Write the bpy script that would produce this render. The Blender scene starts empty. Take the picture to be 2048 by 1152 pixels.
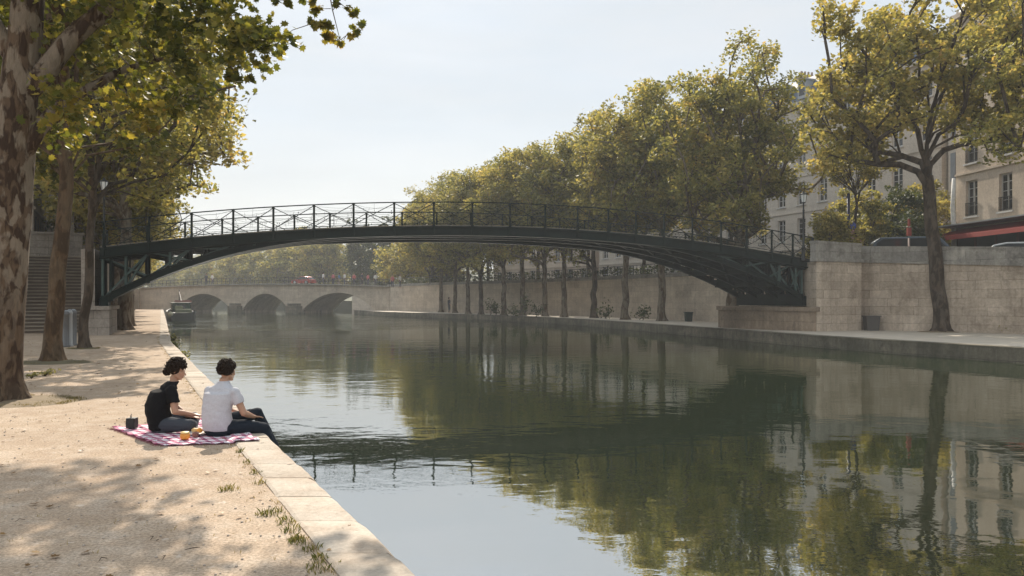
import bpy, math, random
import numpy as np
from mathutils import Vector, Matrix, noise as mnoise
random.seed(7)
SC = bpy.context.scene
COL = SC.collection
F, HZ, CX, EYE, WZ = 1600.0, 598.0, 1024.0, 1.6, -0.5
UP_R, UP_L = 3.3, 3.9                      # street level right / left

def G(px, py, z=0.0):                      # a point of the ground plane z seen at a place in the photograph
    Y = (EYE - z)*F/(py - HZ); return Vector(((px-CX)/F*Y, Y, z))
def P(px, py, Y):                          # a point at distance Y
    return Vector(((px-CX)/F*Y, Y, EYE - (py-HZ)/F*Y))

# ------------------------------------------------------------------ objects
def props(o, label=None, cat=None, group=None, kind=None):
    if label: o['label'] = label
    if cat: o['category'] = cat
    if group: o['group'] = group
    if kind: o['kind'] = kind
    return o
def thing(name, loc, label, cat, group=None, rz=0):
    o = bpy.data.objects.new(name, None); COL.objects.link(o)
    o.empty_display_size = .3
    o.location = loc; o.rotation_euler = (0, 0, rz)
    o.matrix_basis = Matrix.Translation(Vector(loc)) @ Matrix.Rotation(rz, 4, 'Z')
    return props(o, label, cat, group)
WORLD = {}
def wloc(o):
    v = Vector((0, 0, 0))
    while o is not None:
        v += o.location; o = o.parent
    return v
def link_mesh(name, me, parent=None, loc=None):
    o = bpy.data.objects.new(name, me); COL.objects.link(o)
    if loc is not None: o.location = loc
    if parent is not None: o.parent = parent
    return o
class MB:
    def __init__(s): s.v = []; s.f = []; s.uv = {}; s.sm = []
    def add(s, vs, fs, smooth=False, uv=None):
        b = len(s.v); s.v += [tuple(v) for v in vs]
        for k, f in enumerate(fs):
            if uv is not None: s.uv[len(s.f)] = uv[k]
            s.f.append(tuple(i+b for i in f)); s.sm.append(smooth)
        return s
    def box(s, c, d, rz=0, rot=None):
        hx, hy, hz = d[0]/2, d[1]/2, d[2]/2
        R = rot if rot is not None else Matrix.Rotation(rz, 3, 'Z')
        c = Vector(c)
        vs = [c + R @ Vector((x*hx, y*hy, z*hz)) for x in (-1, 1) for y in (-1, 1) for z in (-1, 1)]
        return s.add(vs, [(0,1,3,2),(4,6,7,5),(0,4,5,1),(2,3,7,6),(0,2,6,4),(1,5,7,3)])
    def beam(s, a, b, w, h=None, up=(0, 0, 1)):
        a = Vector(a); b = Vector(b); h = h or w
        d = b-a; L = d.length
        if L < 1e-6: return s
        d /= L; u = Vector(up)
        if abs(d.dot(u)) > .98: u = Vector((0, 1, 0))
        x = d.cross(u).normalized(); u = x.cross(d)
        vs = [p + x*(i*w/2) + u*(j*h/2) for p in (a, b) for i, j in ((-1,-1),(1,-1),(1,1),(-1,1))]
        return s.add(vs, [(0,1,2,3),(7,6,5,4),(0,4,5,1),(1,5,6,2),(2,6,7,3),(3,7,4,0)])
    def tube(s, pts, rads, n=8, cap=True, smooth=True):
        pts = [Vector(p) for p in pts]
        if not hasattr(rads, '__len__'): rads = [rads]*len(pts)
        vs = []; ref = None
        for i, p in enumerate(pts):
            d = (pts[min(i+1, len(pts)-1)] - pts[max(i-1, 0)])
            d = d.normalized() if d.length > 1e-9 else Vector((0, 0, 1))
            if ref is None:
                ref = Vector((1, 0, 0)) if abs(d.x) < .8 else Vector((0, 1, 0))
            x = (ref - d*ref.dot(d)).normalized(); y = d.cross(x); ref = x
            for k in range(n):
                a = 2*math.pi*k/n
                r = rads[i]
                vs.append(p + x*(r*math.cos(a)) + y*(r*math.sin(a)))
        fs = [(i*n+k, i*n+(k+1) % n, (i+1)*n+(k+1) % n, (i+1)*n+k) for i in range(len(pts)-1) for k in range(n)]
        if cap: fs += [tuple(range(n))[::-1], tuple((len(pts)-1)*n+k for k in range(n))]
        return s.add(vs, fs, smooth)
    def lathe(s, c, prof, n=16, smooth=True):
        c = Vector(c)
        vs = [c + Vector((r*math.cos(2*math.pi*k/n), r*math.sin(2*math.pi*k/n), z)) for r, z in prof for k in range(n)]
        m = len(prof)
        fs = [(i*n+k, i*n+(k+1) % n, (i+1)*n+(k+1) % n, (i+1)*n+k) for i in range(m-1) for k in range(n)]
        fs += [tuple(range(n))[::-1], tuple((m-1)*n+k for k in range(n))]
        return s.add(vs, fs, smooth)
    def prism(s, poly, z0, z1):
        n = len(poly)
        vs = [(p[0], p[1], z0) for p in poly] + [(p[0], p[1], z1) for p in poly]
        # wall uv in metres
        u = [0]
        for i in range(n):
            a, b = poly[i], poly[(i+1) % n]; u.append(u[-1]+math.hypot(b[0]-a[0], b[1]-a[1]))
        fs, uv = [], []
        for i in range(n):
            j = (i+1) % n
            fs.append((i, j, j+n, i+n)); uv.append([(u[i], z0), (u[i+1], z0), (u[i+1], z1), (u[i], z1)])
        fs.append(tuple(range(n))[::-1]); uv.append([(p[0], p[1]) for p in poly][::-1])
        fs.append(tuple(range(n, 2*n))); uv.append([(p[0], p[1]) for p in poly])
        return s.add(vs, fs, False, uv)
    def strip(s, pts, thick, z0, z1, side=1, off=0.0):
        """closed wall along a polyline; z0, z1 a number or a list; thickness goes to the left (side=1) or right"""
        n = len(pts); P2 = [Vector((p[0], p[1])) for p in pts]
        z0 = z0 if hasattr(z0, '__len__') else [z0]*n; z1 = z1 if hasattr(z1, '__len__') else [z1]*n
        nor = []
        for i in range(n):
            d = (P2[min(i+1, n-1)]-P2[max(i-1, 0)]).normalized(); nor.append(Vector((-d.y, d.x))*side)
        u = [0]
        for i in range(n-1): u.append(u[-1]+(P2[i+1]-P2[i]).length)
        vs = []
        for i in range(n):
            a = P2[i]+nor[i]*off; b = P2[i]+nor[i]*(off+thick)
            vs += [(a.x, a.y, z0[i]), (a.x, a.y, z1[i]), (b.x, b.y, z1[i]), (b.x, b.y, z0[i])]
        fs, uv = [], []
        for i in range(n-1):
            for k in range(4):
                l = (k+1) % 4
                fs.append((4*i+k, 4*i+l, 4*i+4+l, 4*i+4+k))
                def w(idx, kk):
                    return (u[idx], vs[4*idx+kk][2] + (thick if kk in (2,) else 0)) if k in (0, 1) else (u[idx], vs[4*idx+kk][2] + (0 if k == 2 else .2*kk))
                uv.append([w(i, k), w(i, l), w(i+1, l), w(i+1, k)])
        fs += [(0,3,2,1), tuple(4*(n-1)+k for k in range(4))]
        uv += [[(0, z0[0]), (thick, z0[0]), (thick, z1[0]), (0, z1[0])], [(0, z0[-1]), (0, z1[-1]), (thick, z1[-1]), (thick, z0[-1])]]
        return s.add(vs, fs, False, uv)
    def sphere(s, c, r, n=10, m=6, smooth=True, sc=(1, 1, 1), rot=None):
        c = Vector(c); vs = []; fs = []
        vs.append(Vector((0, 0, 1)))
        for i in range(1, m):
            t = math.pi*i/m
            for k in range(n):
                a = 2*math.pi*k/n; vs.append(Vector((math.sin(t)*math.cos(a), math.sin(t)*math.sin(a), math.cos(t))))
        vs.append(Vector((0, 0, -1)))
        vs = [Vector((v.x*r*sc[0], v.y*r*sc[1], v.z*r*sc[2])) for v in vs]
        if rot is not None: vs = [rot @ v for v in vs]
        vs = [c+v for v in vs]
        for k in range(n): fs.append((0, 1+k, 1+(k+1) % n))
        for i in range(m-2):
            for k in range(n): fs.append((1+i*n+k, 1+(i+1)*n+k, 1+(i+1)*n+(k+1) % n, 1+i*n+(k+1) % n))
        L = len(vs)-1; b = 1+(m-2)*n
        for k in range(n): fs.append((b+k, L, b+(k+1) % n))
        return s.add(vs, fs, smooth)
    def cap(s, a, b, ra, rb, n=12):
        """tapered capsule"""
        s.sphere(a, ra, n, 8); s.sphere(b, rb, n, 8); return s.tube([a, b], [ra, rb], n)
    def mesh(s, name, mat, off=(0, 0, 0)):
        me = bpy.data.meshes.new(name)
        off = Vector(off)
        me.from_pydata([Vector(v)-off for v in s.v], [], s.f)
        me.polygons.foreach_set('use_smooth', s.sm)
        if s.uv:
            ul = me.uv_layers.new(name='UVMap').data
            for pi, co in s.uv.items():
                p = me.polygons[pi]
                for k, li in enumerate(p.loop_indices): ul[li].uv = co[k]
        if mat is not None: me.materials.append(mat)
        me.update()
        return me
    def build(s, name, mat, parent=None, **kw):
        """verts are given in world coordinates; an unrotated parent takes them over"""
        off = wloc(parent) if parent is not None else Vector((0, 0, 0))
        o = link_mesh(name, s.mesh(name, mat, off), parent)
        return props(o, **kw)
def bevel(o, w=.01, seg=2):
    m = o.modifiers.new('bev', 'BEVEL'); m.width = w; m.segments = seg; m.limit_method = 'ANGLE'; return o
def np_mesh(name, V, Fc, mat, smooth=False):
    """V (n,3), Fc (m,k) equal-sized faces"""
    me = bpy.data.meshes.new(name); m, k = Fc.shape
    me.vertices.add(len(V)); me.vertices.foreach_set('co', V.astype(np.float32).ravel())
    me.loops.add(m*k); me.loops.foreach_set('vertex_index', Fc.astype(np.int32).ravel())
    me.polygons.add(m); me.polygons.foreach_set('loop_start', (np.arange(m)*k).astype(np.int32))
    me.polygons.foreach_set('use_smooth', np.full(m, smooth))
    me.materials.append(mat); me.update(calc_edges=True); me.validate()
    return me
def copy_tree(o, parent=None):
    c = o.copy(); COL.objects.link(c)
    if parent is not None: c.parent = parent
    for ch in list(o.children): copy_tree(ch, c)
    return c

# ------------------------------------------------------------------ materials
class NT:
    def __init__(s, name):
        s.m = bpy.data.materials.new(name); s.m.use_nodes = True
        s.t = s.m.node_tree; s.n = s.t.nodes; s.n.clear()
        s.out = s.n.new('ShaderNodeOutputMaterial')
        s.b = s.n.new('ShaderNodeBsdfPrincipled'); s.link(s.b.outputs[0], s.out.inputs[0])
    def link(s, a, b): s.t.links.new(a, b)
    def put(s, inp, v):
        if isinstance(v, (int, float)): inp.default_value = v
        elif isinstance(v, (tuple, list)): inp.default_value = tuple(v)+((1,) if len(v) == 3 and len(inp.default_value) == 4 else ())
        else: s.link(v, inp)
    def node(s, typ, **kw):
        n = s.n.new(typ)
        for k, v in kw.items(): setattr(n, k, v)
        return n
    def co(s, kind='Object', scale=(1, 1, 1), rot=(0, 0, 0)):
        c = s.node('ShaderNodeTexCoord'); m = s.node('ShaderNodeMapping')
        s.link(c.outputs[kind], m.inputs[0]); m.inputs['Scale'].default_value = scale; m.inputs['Rotation'].default_value = rot
        return m.outputs[0]
    def pos(s, scale=(1, 1, 1), rot=(0, 0, 0)):
        c = s.node('ShaderNodeNewGeometry'); m = s.node('ShaderNodeMapping')
        s.link(c.outputs['Position'], m.inputs[0]); m.inputs['Scale'].default_value = scale; m.inputs['Rotation'].default_value = rot
        return m.outputs[0]
    def noise(s, vec, scale, detail=4, rough=.55, dist=0):
        n = s.node('ShaderNodeTexNoise'); s.link(vec, n.inputs['Vector'])
        n.inputs['Scale'].default_value = scale; n.inputs['Detail'].default_value = detail
        n.inputs['Roughness'].default_value = rough; n.inputs['Distortion'].default_value = dist
        return n.outputs[0]
    def ramp(s, fac, stops, interp='LINEAR'):
        r = s.node('ShaderNodeValToRGB'); s.link(fac, r.inputs[0]); cr = r.color_ramp; cr.interpolation = interp
        while len(cr.elements) < len(stops): cr.elements.new(.5)
        for e, (p, c) in zip(cr.elements, stops):
            e.position = p; e.color = (c if hasattr(c, '__len__') else (c, c, c)) + (1,) if not hasattr(c, '__len__') or len(c) == 3 else c
        return r.outputs[0]
    def mix(s, fac, a, b, blend='MIX'):
        n = s.node('ShaderNodeMix', data_type='RGBA', blend_type=blend)
        s.put(n.inputs[0], fac); s.put(n.inputs[6], a); s.put(n.inputs[7], b); return n.outputs[2]
    def math(s, op, a, b=0.0):
        n = s.node('ShaderNodeMath', operation=op); s.put(n.inputs[0], a); s.put(n.inputs[1], b); return n.outputs[0]
    def bump(s, h, strength=.5, dist=.02, normal=None):
        n = s.node('ShaderNodeBump'); s.link(h, n.inputs['Height']); s.put(n.inputs['Strength'], strength); n.inputs['Distance'].default_value = dist
        if normal is not None: s.link(normal, n.inputs['Normal'])
        s.link(n.outputs[0], s.b.inputs['Normal']); return n.outputs[0]
    def set(s, **kw):
        names = dict(col='Base Color', rough='Roughness', metal='Metallic', spec='Specular IOR Level', ior='IOR', trans='Transmission Weight')
        for k, v in kw.items(): s.put(s.b.inputs[names[k]], v)
        return s
def simple(name, col, rough=.6, metal=0, var=.25, scale=3, bump=0):
    t = NT(name); n = t.noise(t.pos(), scale, 5)
    c = t.mix(n, tuple(x*(1-var) for x in col), tuple(min(1, x*(1+var)) for x in col))
    t.set(col=c, rough=rough, metal=metal)
    if bump: t.bump(t.noise(t.pos(), scale*8, 4), .5, bump)
    return t.m

def stone_mat(name, a, b, mortar, bw=.95, bh=.36, stain=(.10,.085,.07), stain_amt=.55, uv=True, bstr=.5, green=0.0):
    t = NT(name)
    c0 = t.co('UV') if uv else t.pos()
    wob = t.noise(t.pos(), 1.3, 3)
    vm = t.node('ShaderNodeVectorMath', operation='MULTIPLY_ADD')
    nz = t.node('ShaderNodeTexNoise'); t.link(c0, nz.inputs['Vector']); nz.inputs['Scale'].default_value = 1.4; nz.inputs['Detail'].default_value = 3
    t.link(nz.outputs['Color'], vm.inputs[0]); vm.inputs[1].default_value = (.16, .075, 0); t.link(c0, vm.inputs[2])
    br = t.node('ShaderNodeTexBrick'); t.link(vm.outputs[0], br.inputs['Vector'])
    br.offset = .5; br.squash = 1.35; br.squash_frequency = 3
    br.inputs['Color1'].default_value = (*a, 1); br.inputs['Color2'].default_value = (*b, 1); br.inputs['Mortar'].default_value = (*[(x+y)/2*.92 for x, y in zip(a, b)], 1)
    br.inputs['Scale'].default_value = 1; br.inputs['Brick Width'].default_value = bw; br.inputs['Row Height'].default_value = bh
    br.inputs['Mortar Size'].default_value = .012; br.inputs['Mortar Smooth'].default_value = .4; br.inputs['Bias'].default_value = -.1
    big = t.ramp(t.noise(t.pos((1, 1, 1)), .42, 8, .68), [(.36, 0), (.66, 1)])
    med = t.ramp(t.noise(t.pos((1.2, 1.2, .55)), 1.7, 8, .7), [(.4, 0), (.72, 1)])
    drip = t.ramp(t.noise(t.pos((3, 3, .22)), 1.5, 6, .65), [(.42, 0), (.7, 1)])
    seen = t.ramp(t.noise(t.pos(), 1.1, 5, .7), [(.40, .12), (.60, 1)])
    c = t.mix(t.math('MULTIPLY', br.outputs['Fac'], seen), br.outputs[0], mortar)
    blk = t.node('ShaderNodeTexVoronoi'); t.link(t.co('UV', (1/bw, 1/bh, 1)) if uv else t.pos(), blk.inputs['Vector']); blk.inputs['Scale'].default_value = .9
    c = t.mix(t.math('MULTIPLY', t.ramp(blk.outputs['Color'], [(.62, 0), (.7, 1)]), stain_amt*.5), c, tuple(x*.75 for x in b))
    dark = t.ramp(t.noise(t.pos((1, 1, .8)), .75, 9, .72, .4), [(.56, 0), (.63, 1)])
    c = t.mix(t.math('MULTIPLY', dark, stain_amt*.62), c, tuple(x*.62 for x in stain))
    c = t.mix(t.math('MULTIPLY', big, stain_amt*.7), c, stain)
    c = t.mix(t.math('MULTIPLY', med, stain_amt*.75), c, tuple(x*1.25 for x in stain))
    c = t.mix(t.math('MULTIPLY', drip, stain_amt*.4), c, tuple(x*.8 for x in stain))
    fine = t.noise(t.pos(), 9, 6, .7)
    c = t.mix(.35, c, t.ramp(fine, [(.3, .25), (.7, .8)]), 'OVERLAY')
    t.set(col=c, rough=.92, spec=.2)
    h = t.math('SUBTRACT', t.math('MULTIPLY', fine, .5), t.math('MULTIPLY', br.outputs['Fac'], t.math('ADD', t.math('MULTIPLY', seen, .8), .2)))
    h = t.math('ADD', h, t.math('MULTIPLY', t.noise(t.pos(), 2.5, 4), .8))
    t.bump(h, bstr, .03)
    return t.m

def leaf_mat(name, cols, trans=.5, tint=(1.40, 1.28, .75)):
    t = NT(name)
    g = t.node('ShaderNodeNewGeometry')
    clump = t.noise(t.pos(), .55, 3)
    f = t.math('ADD', t.math('MULTIPLY', g.outputs['Random Per Island'], .62), t.math('MULTIPLY', t.math('SUBTRACT', clump, .5), 1.5))
    f = t.math('ADD', f, .16)
    c = t.ramp(f, cols)
    t.set(col=c, rough=.55, spec=.25)
    tr = t.node('ShaderNodeBsdfTranslucent')
    t.link(t.mix(1.0, c, tint, 'MULTIPLY'), tr.inputs[0])
    mx = t.node('ShaderNodeMixShader'); mx.inputs[0].default_value = trans
    t.link(t.b.outputs[0], mx.inputs[1]); t.link(tr.outputs[0], mx.inputs[2]); t.link(mx.outputs[0], t.out.inputs[0])
    return t.m
def bark_mat(name, dark, mid, pale, amt=.5, scale=2.2, foot=False):
    t = NT(name)
    p = t.pos((1, 1, .5))
    vo = t.node('ShaderNodeTexNoise'); t.link(t.pos((1, 1, .42)), vo.inputs['Vector']); vo.inputs['Scale'].default_value = scale*1.6; vo.inputs['Detail'].default_value = 6; vo.inputs['Distortion'].default_value = .5
    patch = t.ramp(vo.outputs[0], [(.47, 0), (.53, 1)])
    patch2 = t.ramp(t.noise(t.pos((1, 1, .4)), scale*2.3, 3, .5, .7), [(.48, 0), (.56, 1)])
    fine = t.noise(t.pos((1, 1, .22)), 22, 6, .7)
    c = t.mix(patch2, dark, mid)
    pa = t.math('MULTIPLY', patch, amt)
    if foot:      # the old bark stays on near the ground, flakes off higher up
        sp = t.node('ShaderNodeSeparateXYZ'); t.link(t.pos(), sp.inputs[0])
        zz = t.math('ADD', sp.outputs[2], t.math('MULTIPLY', t.noise(t.pos(), 1.5, 4), 1.6))
        pa = t.math('MULTIPLY', pa, t.ramp(t.math('DIVIDE', zz, 5.0), [(.28, .12), (.62, 1)]))
    c = t.mix(pa, c, pale)
    c = t.mix(.5, c, t.ramp(fine, [(.3, .3), (.7, .72)]), 'OVERLAY')
    t.set(col=c, rough=.9, spec=.15)
    h = t.math('ADD', t.math('MULTIPLY', fine, .6), t.math('MULTIPLY', t.math('ADD', patch, patch2), -.35))
    t.bump(h, .8, .03)
    return t.m

M = {}
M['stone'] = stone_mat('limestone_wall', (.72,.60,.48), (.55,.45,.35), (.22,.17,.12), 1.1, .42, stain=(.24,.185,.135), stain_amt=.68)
M['stone_far'] = stone_mat('far_quay_stone', (.68,.58,.46), (.56,.47,.37), (.34,.29,.23), 1.2, .45, stain=(.27,.215,.165), stain_amt=.55)
M['parapet'] = stone_mat('parapet_stone', (.50,.46,.40), (.38,.35,.31), (.2,.18,.15), 1.7, .5, stain=(.07,.065,.06), stain_amt=.6)
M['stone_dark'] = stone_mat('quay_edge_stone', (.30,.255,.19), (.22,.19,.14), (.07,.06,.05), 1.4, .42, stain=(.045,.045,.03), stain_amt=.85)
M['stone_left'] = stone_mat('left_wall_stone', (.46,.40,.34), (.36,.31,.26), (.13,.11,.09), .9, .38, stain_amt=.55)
M['nosing'] = simple('worn_nosing_stone', (.34,.285,.22), .9, var=.5, scale=2)
M['pier'] = stone_mat('brown_pier_stone', (.46,.35,.25), (.36,.275,.20), (.20,.15,.10), 1.6, .5, stain=(.13,.10,.075), stain_amt=.8)
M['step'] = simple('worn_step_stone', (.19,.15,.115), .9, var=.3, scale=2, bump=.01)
# bridge paint
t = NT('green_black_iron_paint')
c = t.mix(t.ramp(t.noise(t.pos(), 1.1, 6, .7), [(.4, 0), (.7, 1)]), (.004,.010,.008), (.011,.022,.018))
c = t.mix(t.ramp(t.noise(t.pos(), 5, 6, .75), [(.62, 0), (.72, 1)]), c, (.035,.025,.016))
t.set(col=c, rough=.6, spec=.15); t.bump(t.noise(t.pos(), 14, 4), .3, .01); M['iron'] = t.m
M['iron_lit'] = simple('green_iron_lit_tone', (.026,.058,.048), .5, var=.4, scale=6)  # lighter copy of the iron paint: highlights on the near lattice put into colour
M['plank'] = simple('weathered_deck_plank', (.30,.26,.21), .8, var=.4, scale=4)
M['black'] = simple('black_lamp_paint', (.012,.014,.013), .4)
t = NT('frosted_lamp_glass'); t.set(col=(.85,.86,.84), rough=.3); M['lampglass'] = t.m
# sandy quay
t = NT('sandy_quay_surface')
n1 = t.noise(t.pos(), .35, 8, .65); n2 = t.noise(t.pos(), 3.2, 8, .7); n3 = t.noise(t.pos(), 45, 5, .75)
c = t.mix(t.ramp(n1, [(.35, 0), (.68, 1)]), (.46,.355,.258), (.34,.25,.178))
c = t.mix(t.ramp(n2, [(.45, 0), (.75, .8)]), c, (.55,.46,.37))
c = t.mix(.75, c, t.ramp(n3, [(.3, .15), (.7, .88)]), 'OVERLAY')
vor = t.node('ShaderNodeTexVoronoi'); t.link(t.pos(), vor.inputs['Vector']); vor.inputs['Scale'].default_value = 34
peb = t.ramp(vor.outputs['Distance'], [(.10, 1), (.2, 0)])
sel = t.ramp(t.noise(t.pos(), 17, 2), [(.56, 0), (.6, 1)])
c = t.mix(t.math('MULTIPLY', peb, sel), c, (.2,.16,.13))
c = t.mix(t.math('MULTIPLY', t.ramp(t.noise(t.pos((1, 1, 1)), 8.5, 3), [(.66, 0), (.7, 1)]), .35), c, (.75,.68,.6))
t.set(col=c, rough=.95, spec=.15)
t.bump(t.math('ADD', t.math('MULTIPLY', n3, .5), t.math('ADD', n2, t.math('MULTIPLY', peb, .35))), .75, .018); M['sand'] = t.m
# coping stone
t = NT('pale_coping_stone')
n1 = t.noise(t.pos(), 1.6, 8, .68); n2 = t.noise(t.pos(), 30, 6, .7)
g = t.node('ShaderNodeNewGeometry')
c = t.mix(g.outputs['Random Per Island'], (.52,.45,.37), (.40,.345,.28))
c = t.mix(t.ramp(n1, [(.42, 0), (.66, .9)]), c, (.36,.28,.21))
c = t.mix(t.ramp(t.noise(t.pos(), 6, 5, .7), [(.6, 0), (.72, .7)]), c, (.27,.2,.14))
c = t.mix(.35, c, t.ramp(n2, [(.3, .25), (.7, .8)]), 'OVERLAY')
t.set(col=c, rough=.85, spec=.25); t.bump(t.math('ADD', n2, t.math('MULTIPLY', n1, 1.5)), .5, .012); M['coping'] = t.m
M['path_far'] = simple('far_quay_paving', (.50,.44,.36), .9, var=.3, scale=1.2, bump=.01)
M['asphalt'] = simple('street_asphalt', (.06,.06,.062), .9, bump=.01)
M['earth'] = simple('grassy_land', (.07,.075,.035), .95, var=.4, scale=.2)
M['bed'] = simple('river_bed', (.05,.05,.035), .95)
# water
t = NT('river_water')
pw = t.pos()
s1 = t.noise(t.pos((1, 1.25, 1)), 1.0, 2, .45, .3)
s2 = t.noise(t.pos((1, 1.7, 1), (0, 0, .3)), 3.6, 3, .5)
s3 = t.noise(t.pos((1, 1.4, 1), (0, 0, -.4)), 11, 2, .5)
def disc(cx, cy, rx, ry, soft=.45, rot=0):
    mp = t.node('ShaderNodeMapping', vector_type='TEXTURE'); gg = t.node('ShaderNodeNewGeometry'); t.link(gg.outputs['Position'], mp.inputs[0])
    mp.inputs['Location'].default_value = (cx, cy, WZ); mp.inputs['Scale'].default_value = (rx, ry, 1); mp.inputs['Rotation'].default_value = (0, 0, rot)
    d = t.node('ShaderNodeVectorMath', operation='LENGTH'); t.link(mp.outputs[0], d.inputs[0])
    wv = t.math('ADD', d.outputs['Value'], t.math('MULTIPLY', t.math('SUBTRACT', t.noise(t.pos(), .12, 4), .5), .9))
    return t.ramp(wv, [(1-soft, 1), (1.0, 0)])
breeze = t.math('MAXIMUM', disc(-24, 88, 26, 30, .4), disc(-11, 62, 17, 9, .4, .3))
midr = disc(-4, 30, 14, 22, .5)
calm = t.ramp(t.noise(t.pos((1, 1.6, 1)), .11, 3), [(.35, .5), (.65, 1.3)])
amp = t.math('MULTIPLY', calm, t.math('ADD', t.math('ADD', .55, t.math('MULTIPLY', midr, .5)), t.math('MULTIPLY', breeze, 3.2)))
h = t.math('ADD', t.math('MULTIPLY', s1, 1.0), t.math('ADD', t.math('MULTIPLY', s2, .20), t.math('MULTIPLY', s3, .025)))
h = t.math('MULTIPLY', h, amp)
t.bump(h, 1.0, .011)
t.set(col=(.016,.024,.009), rough=.015, ior=8.0, spec=.5)
M['water'] = t.m
M['bark'] = bark_mat('plane_tree_bark', (.08,.055,.034), (.13,.098,.066), (.24,.205,.155), .6, 2.6)
M['bark_old'] = bark_mat('old_plane_bark', (.050,.031,.020), (.115,.078,.050), (.25,.205,.155), .8, 3.6, True)
M['bark_brown'] = bark_mat('brown_bark', (.065,.040,.022), (.115,.072,.040), (.19,.14,.09), .35, 2.4)
M['bark_dark'] = bark_mat('dark_bark', (.05,.036,.025), (.09,.065,.045), (.17,.14,.11), .35, 2)
GRN = [(0, (.098,.108,.038)), (.32, (.20,.205,.072)), (.62, (.325,.30,.108)), (.85, (.45,.375,.135)), (1, (.49,.33,.12))]
GLD = [(0, (.11,.115,.04)), (.3, (.235,.225,.076)), (.6, (.38,.335,.115)), (.85, (.50,.41,.15)), (1, (.53,.36,.13))]
M['leaf'] = leaf_mat('plane_leaf', GRN)
M['leaf_gold'] = leaf_mat('golden_leaf', GLD, .5)
M['leaf_dark'] = leaf_mat('dark_leaf', [(0, (.03,.048,.016)), (.5, (.065,.085,.028)), (1, (.15,.155,.05))], .3)
M['leaf_near'] = leaf_mat('near_plane_leaf', [(0, (.045,.058,.014)), (.35, (.11,.125,.028)), (.65, (.22,.205,.050)), (.9, (.36,.29,.075)), (1, (.40,.24,.06))], .5, (1.5, 1.38, .6))
# ------------------------------------------------------------------ camera, sky, sun
cam = bpy.data.cameras.new('camera'); co = bpy.data.objects.new('camera', cam); COL.objects.link(co); SC.camera = co
co.location = (0, 0, EYE); co.rotation_euler = (math.pi/2, 0, 0)
cam.sensor_width = 36; cam.lens = F/2048*36; cam.shift_y = (HZ-576)/2048; cam.clip_end = 5000; cam.clip_start = .05
SUN_EL, SUN_AZ = math.radians(36), math.radians(-12)          # azimuth from +Y towards +X
SUN = Vector((math.sin(SUN_AZ)*math.cos(SUN_EL), math.cos(SUN_AZ)*math.cos(SUN_EL), math.sin(SUN_EL)))
sl = bpy.data.lights.new('sun', 'SUN'); sl.energy = 4.0; sl.angle = math.radians(.5); sl.color = (1, .90, .76)
so = bpy.data.objects.new('sun', sl); COL.objects.link(so); so.rotation_euler = SUN.to_track_quat('Z', 'Y').to_euler(); so.location = (0, 0, 60)
w = bpy.data.worlds.new('World'); SC.world = w; w.use_nodes = True; nt = w.node_tree; nt.nodes.clear()
wo = nt.nodes.new('ShaderNodeOutputWorld'); bg = nt.nodes.new('ShaderNodeBackground'); sky = nt.nodes.new('ShaderNodeTexSky')
sky.sky_type = 'NISHITA'; sky.sun_disc = False; sky.sun_elevation = SUN_EL; sky.sun_rotation = SUN_AZ
sky.dust_density = 1.0; sky.air_density = 1.0; sky.ozone_density = 1.0; sky.altitude = 30
# thin high cloud laid over the blue
tc = nt.nodes.new('ShaderNodeTexCoord'); mp = nt.nodes.new('ShaderNodeMapping'); nz = nt.nodes.new('ShaderNodeTexNoise')
mp.inputs['Scale'].default_value = (1.2, 1.2, 7); mp.inputs['Rotation'].default_value = (.12, .16, .3)
nz.inputs['Scale'].default_value = 1.6; nz.inputs['Detail'].default_value = 7; nz.inputs['Roughness'].default_value = .6
cr = nt.nodes.new('ShaderNodeValToRGB'); cr.color_ramp.elements[0].position = .42; cr.color_ramp.elements[1].position = .75
cr.color_ramp.elements[0].color = (.86, .86, .86, 1); cr.color_ramp.elements[1].color = (.97, .97, .97, 1)
mx = nt.nodes.new('ShaderNodeMix'); mx.data_type = 'RGBA'
L = nt.links.new
L(tc.outputs['Generated'], mp.inputs[0]); L(mp.outputs[0], nz.inputs[0]); L(nz.outputs[0], cr.inputs[0]); L(cr.outputs[0], mx.inputs[0])
L(sky.outputs[0], mx.inputs[6])
# the thin cloud veil: a little uneven, and made brighter overhead, out of view, to lift the ambient light
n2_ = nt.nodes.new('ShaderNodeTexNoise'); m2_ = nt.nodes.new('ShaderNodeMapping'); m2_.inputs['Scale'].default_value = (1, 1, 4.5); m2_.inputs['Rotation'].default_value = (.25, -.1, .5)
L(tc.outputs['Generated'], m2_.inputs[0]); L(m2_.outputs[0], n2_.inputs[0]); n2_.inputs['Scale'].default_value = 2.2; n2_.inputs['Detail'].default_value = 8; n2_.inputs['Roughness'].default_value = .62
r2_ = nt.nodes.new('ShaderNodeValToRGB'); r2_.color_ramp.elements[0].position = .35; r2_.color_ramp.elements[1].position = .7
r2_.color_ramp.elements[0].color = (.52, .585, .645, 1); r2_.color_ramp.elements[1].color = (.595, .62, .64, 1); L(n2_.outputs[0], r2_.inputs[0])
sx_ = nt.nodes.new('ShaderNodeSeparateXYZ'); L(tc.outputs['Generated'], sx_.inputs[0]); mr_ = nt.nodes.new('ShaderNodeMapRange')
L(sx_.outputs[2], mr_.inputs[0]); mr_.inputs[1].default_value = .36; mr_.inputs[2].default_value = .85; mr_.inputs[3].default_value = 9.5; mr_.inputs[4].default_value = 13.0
sc_ = nt.nodes.new('ShaderNodeVectorMath'); sc_.operation = 'SCALE'; mz_ = nt.nodes.new('ShaderNodeMapRange'); L(sx_.outputs[2], mz_.inputs[0]); mz_.inputs[1].default_value = .02; mz_.inputs[2].default_value = .26; mz_.inputs[3].default_value = .85; mz_.inputs[4].default_value = 0.0
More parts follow.
